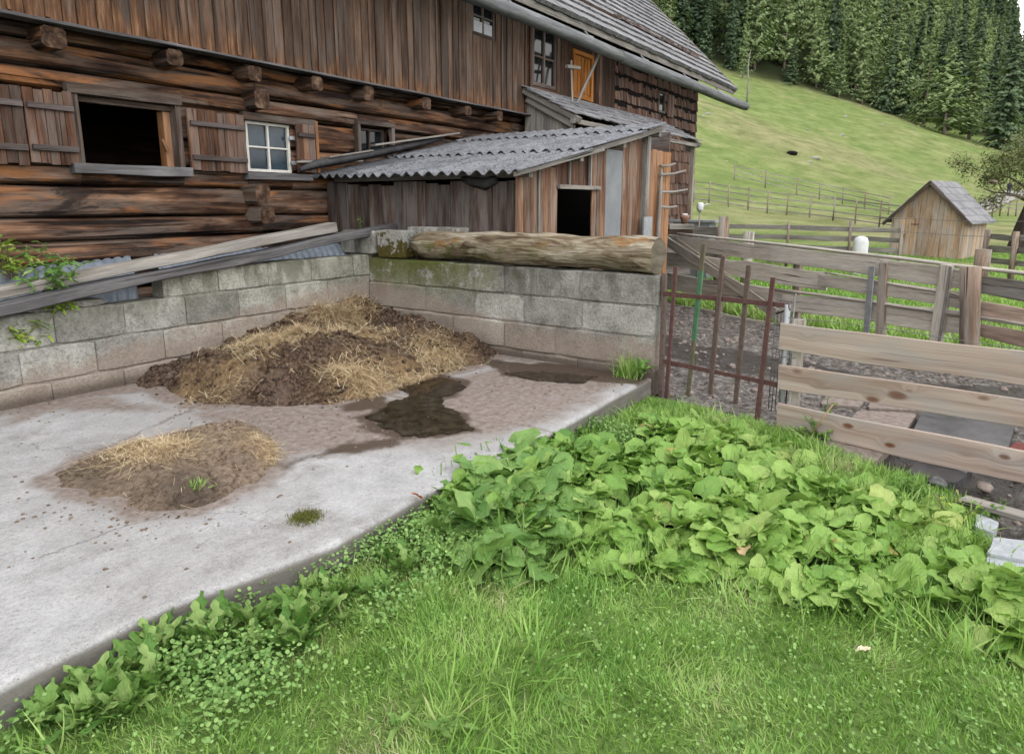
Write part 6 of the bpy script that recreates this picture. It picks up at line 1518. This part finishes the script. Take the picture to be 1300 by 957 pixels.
# single plants
def tuft(name,c,n,L,label,cat='grass tuft',mat='grass',spread=.05,w=1.,tilt=.35,spr=(0,1)):
    N=n; P=np.array(c)[None]+np.stack([rng.normal(0,spread,N),rng.normal(0,spread,N),np.zeros(N)],-1)
    return scatter(name,gT,P,rng.uniform(0,6.28,N),rng.normal(0,tilt,N),rng.normal(0,tilt,N),np.stack([rng.uniform(.6,1.,N)*L*w,rng.uniform(.5,1.,N)*L,rng.uniform(.5,1.,N)*L],-1),M[mat],rnd=rng.uniform(*spr,N),label=label,cat=cat,smooth=True)
tuft('grass_tuft',(5.70,2.62,.0),190,.24,'fresh grass tuft growing at the foot of the block wall beside the gate',spread=.05,w=.6)
rosette('weed_plant',(5.68,2.47,.06),9,.16,'broad leaved weed beside the grass tuft at the wall foot','weed')
c=G(252,622,.02); tuft('grass_tuft',c,90,.085,'little green grass tuft on the front of the small manure pile',spread=.02,w=1.2)
c=G(388,657,0); e=tuft('moss_patch',c,900,.030,'round mossy grass patch growing on the concrete','moss patch','moss',spread=.038,w=1.6,tilt=.5)
def leafyplant(name,base,h,nst,nl,L,label,cat,mat='weed',spread=.3,leafw=.45,lean=(0,0)):
    e=thing(name,base,label,cat); base=Vector(base); P=[];yw=[]
    mb=MB()
    for s_ in range(nst):
        d=Vector((random.gauss(0,spread)+lean[0],random.gauss(0,spread)+lean[1],1)).normalized(); hh=h*random.uniform(.6,1.); pts=[base+Vector((random.gauss(0,.015),random.gauss(0,.015),0))]
        for i in range(5): d=(d+Vector((random.gauss(0,.08),random.gauss(0,.08),-.02))).normalized(); pts.append(pts[-1]+d*hh/5)
        mb.tube(pts,[.005*(1-i*.13) for i in range(6)],5)
        for i in range(nl):
            t=.25+.75*i/nl; k=t*5; a=pts[int(min(k,4))].lerp(pts[int(min(k,4))+1],k-int(min(k,4))); P.append(list(a)); yw.append(random.uniform(0,6.28))
    mb.build('stems',M['twig'] if mat=='yellowleaf' else M['weed'],e)
    N=len(P); V,F,Uv=wT[0]; V2_=V*np.array([leafw/.42*1.,1,1])
    scatter('leaves',[(V2_,F,Uv)],np.array(P),np.array(yw),rng.uniform(-.5,.5,N),rng.normal(0,.3,N),rng.uniform(.6,1.1,N)*L,M[mat],parent=e,rnd=np.clip(rng.normal(.5,.3,N),0,1)); return e
# elder shrub at the left wall
for k,(px,py,zz_,h,n_,lab) in enumerate([(30,440,.60,.30,5,'yellow green sprouting shrub on the left wall, its lowest tuft hanging over the blocks'),(75,395,.74,.20,5,'bright yellow green sprout on the left wall below the pale plank'),(60,370,.78,.42,6,'taller sprout of the wall shrub rising past the planks at the left')]):
    c=PV(px,py,6.3); leafyplant('elder_shrub',c,h,n_+4,13,.12,lab,'shrub','yellowleaf' if k!=2 else 'weed',spread=.75,leafw=.35)
leafyplant('elder_shrub',PV(5,300,6.6)-Vector((0,0,.35)),.5,8,12,.11,'leafy shrub sprig at the left edge above the planks','shrub','yellowleaf',.6,.35)
leafyplant('nettle',(6.22,6.75,.9),.72,2,13,.055,'small nettle standing before the shed wall above the ribbed pipe','plant','weed',.08,.5)
for px,py,h,lab in [(1048,520,.30,'thin leafy weed behind the fence, seen below the top board'),(1040,545,.3,'leafy weed by the second gap of the fence near the gate post'),(1078,545,.16,'tiny green weed in the mud behind the fence'),(1262,500,.15,'small weed at the foot of the far fence post')]:
    leafyplant('weed_plant',G(px,py+20,-.2),h,3,7,.055,lab,'weed','weed',.25,.5)
leafyplant('nettle',G(1036,556,-.16),.16,7,7,.07,'low nettle plant in front of the lowest fence board','plant','weed',.9,.55)
mb=MB(); a=G(1030,552,-.1); b=PL(1058,513,(5.38,1.2),(4.8,-1.74)); mb.tube([a,a.lerp(b,.5)+Vector((0,0,.01)),b],.006,6); mb.build('dry_stalk',M['straw'],label='dry straw coloured stalk leaning against the lowest fence board',cat='stalk')
leafyplant('weed_plant',G(1215,665,-.15),.24,8,7,.05,'dry looking twiggy herb at the right end of the dock patch','weed','yellowleaf',.5,.3)
leafyplant('weed_plant',G(1262,655,-.15),.14,8,8,.05,'herb leaves growing around the grey plank at the right edge','weed','weed',.8,.5)
leafyplant('weed_plant',G(1150,628,-.15),.16,6,7,.06,'herb behind the dock patch under the fence at its middle','weed','weed',.5,.5)
# odd coloured leaves
def singleleaf(px,py,z,L,mat,label,yaw,tilt,rn=.5):
    c=G(px,py,z); return scatter('fallen_leaf',[dT[0]],np.array([list(c)]),np.array([yaw]),np.array([tilt]),np.array([.3]),np.array([L]),M[mat],rnd=np.array([rn]),label=label,cat='leaf')
singleleaf(533,632,.0,.06,'redleaf','orange red leaf at the concrete edge beside the dark dock clump',1.,.9)
singleleaf(690,678,-.06,.09,'straw','withered yellow brown leaf under the front of the dock clump',2.4,-.6,.6)
singleleaf(1105,825,-.13,.055,'straw','pale fallen leaf on the lawn in the right foreground',.4,0.05,.9)
singleleaf(945,615+80,-.05,.08,'straw','brown curled leaf among the dock leaves',1.7,.3,.3)
# grass between and behind the fences
def gfar(name,n,t0,t1,a0,a1,L,label,mask=None):
    t=rng.uniform(t0**2,t1**2,n)**.5; a=rng.uniform(a0,a1,n); x=a*t; u=x*math.sin(YAW)+t*math.cos(YAW); v=-x*math.cos(YAW)+t*math.sin(YAW)
    if mask is not None: k=mask(u,v); t,x,u,v=t[k],x[k],u[k],v[k]
    N=len(u); z=tz(x,t)-.01; LL=rng.uniform(.5,1.,N)*L*(.5+nf(u,v,.5,3,seed=120))
    scatter(name,gT,np.stack([u,v,z],-1),rng.uniform(0,6.28,N),rng.normal(0,.35,N),rng.normal(0,.3,N),np.stack([LL*2.2,LL,LL],-1),M['grass'],rnd=np.clip(nf(u,v,.7,4,seed=121)+rng.normal(0,.15,N),0,1),kind='stuff',label=label)
dM=Vector((Mb[0]-MA[0],Mb[1]-MA[1],0)).normalized()
def behindM(u,v,off=.0): return ((u-MA[0])*(-dM.y)+(v-MA[1])*dM.x)>off
gfar('paddock_grass',90000,7,26,.15,.9,.14,'green paddock grass behind the board fence',lambda u,v:behindM(u,v,.35))
gfar('fence_grass',42000,6,14,.2,.95,.26,'tall dark green grass growing along the back of the board fence',lambda u,v:behindM(u,v,.12)&~behindM(u,v,.8))
# ================================================================== HAZE
gr_=bpy.data.objects['ground']; gc=[gr_.matrix_basis@Vector(c) for c in gr_.bound_box]
hb=MB(); hb.box(min(c.x for c in gc)-3,max(c.x for c in gc)+3,min(c.y for c in gc)-3,max(c.y for c in gc)+3,min(c.z for c in gc)-1,max(c.z for c in gc)+32,ch=.0001); hz=hb.build('haze',M['black'],kind='stuff'); 
hm=bpy.data.materials.new('mountain_haze'); hm.use_nodes=True; hn=hm.node_tree; hn.nodes.clear(); ho_=hn.nodes.new('ShaderNodeOutputMaterial'); hv=hn.nodes.new('ShaderNodeVolumePrincipled'); hv.inputs['Color'].default_value=(.9,.94,1,1); hv.inputs['Density'].default_value=.0005; hn.links.new(hv.outputs[0],ho_.inputs[1]); hz.data.materials[0]=hm
# ================================================================== CAMERA, LIGHT, WORLD
cd=bpy.data.cameras.new('Camera'); cam=bpy.data.objects.new('Camera',cd); COL.objects.link(cam); sc.camera=cam
cd.sensor_width=36; cd.lens=FOC/1300*36; cd.clip_start=.05; cd.clip_end=3000; cd.shift_y=-45.5/1300
cam.location=(0,0,H)
fw=Vector((math.cos(YAW)*cP,math.sin(YAW)*cP,-sP)); up=Vector((math.cos(YAW)*sP,math.sin(YAW)*sP,cP)); rt=fw.cross(up)
cam.matrix_world=Matrix(((rt.x,up.x,-fw.x,0),(rt.y,up.y,-fw.y,0),(rt.z,up.z,-fw.z,H),(0,0,0,1)))
wd=bpy.data.worlds.new('World'); sc.world=wd; wd.use_nodes=True; nt=wd.node_tree; nt.nodes.clear()
sky=nt.nodes.new('ShaderNodeTexSky'); sky.sky_type='NISHITA'; sky.sun_disc=False; sky.sun_elevation=R(48); 
SUNAZ=math.atan2(-1.0,-.45)   # direction (x,y) towards the sun: behind the camera, to its right
sky.sun_rotation=math.pi/2-SUNAZ; sky.dust_density=3.; sky.air_density=1.
hs=nt.nodes.new('ShaderNodeHueSaturation'); hs.inputs['Saturation'].default_value=.14; nt.links.new(sky.outputs[0],hs.inputs['Color'])
tc=nt.nodes.new('ShaderNodeTexCoord'); nz=nt.nodes.new('ShaderNodeTexNoise'); nz.inputs['Scale'].default_value=2.2; nz.inputs['Detail'].default_value=7; nt.links.new(tc.outputs['Generated'],nz.inputs['Vector'])
rp=nt.nodes.new('ShaderNodeMapRange'); rp.inputs[1].default_value=.38; rp.inputs[2].default_value=.6; nt.links.new(nz.outputs[0],rp.inputs[0])
mx=nt.nodes.new('ShaderNodeMix'); mx.data_type='RGBA'; nt.links.new(rp.outputs[0],mx.inputs[0]); nt.links.new(hs.outputs[0],mx.inputs[6]); mx.inputs[7].default_value=(9.4,9.2,9.0,1)
bg=nt.nodes.new('ShaderNodeBackground'); bg.inputs[1].default_value=.12; nt.links.new(mx.outputs[2],bg.inputs[0]); ow=nt.nodes.new('ShaderNodeOutputWorld'); nt.links.new(bg.outputs[0],ow.inputs[0])
sd=bpy.data.lights.new('Sun','SUN'); sd.energy=2.0; sd.angle=R(12); sd.color=(1,.94,.85); so=bpy.data.objects.new('Sun',sd); COL.objects.link(so)
el=R(48); dv=Vector((math.cos(el)*math.cos(SUNAZ),math.cos(el)*math.sin(SUNAZ),math.sin(el))); so.rotation_euler=dv.to_track_quat('Z','Y').to_euler(); so.location=(-10,-20,30)
sc.view_settings.view_transform='Standard'; sc.view_settings.look='None'; sc.view_settings.gamma=1; sc.view_settings.exposure=.98
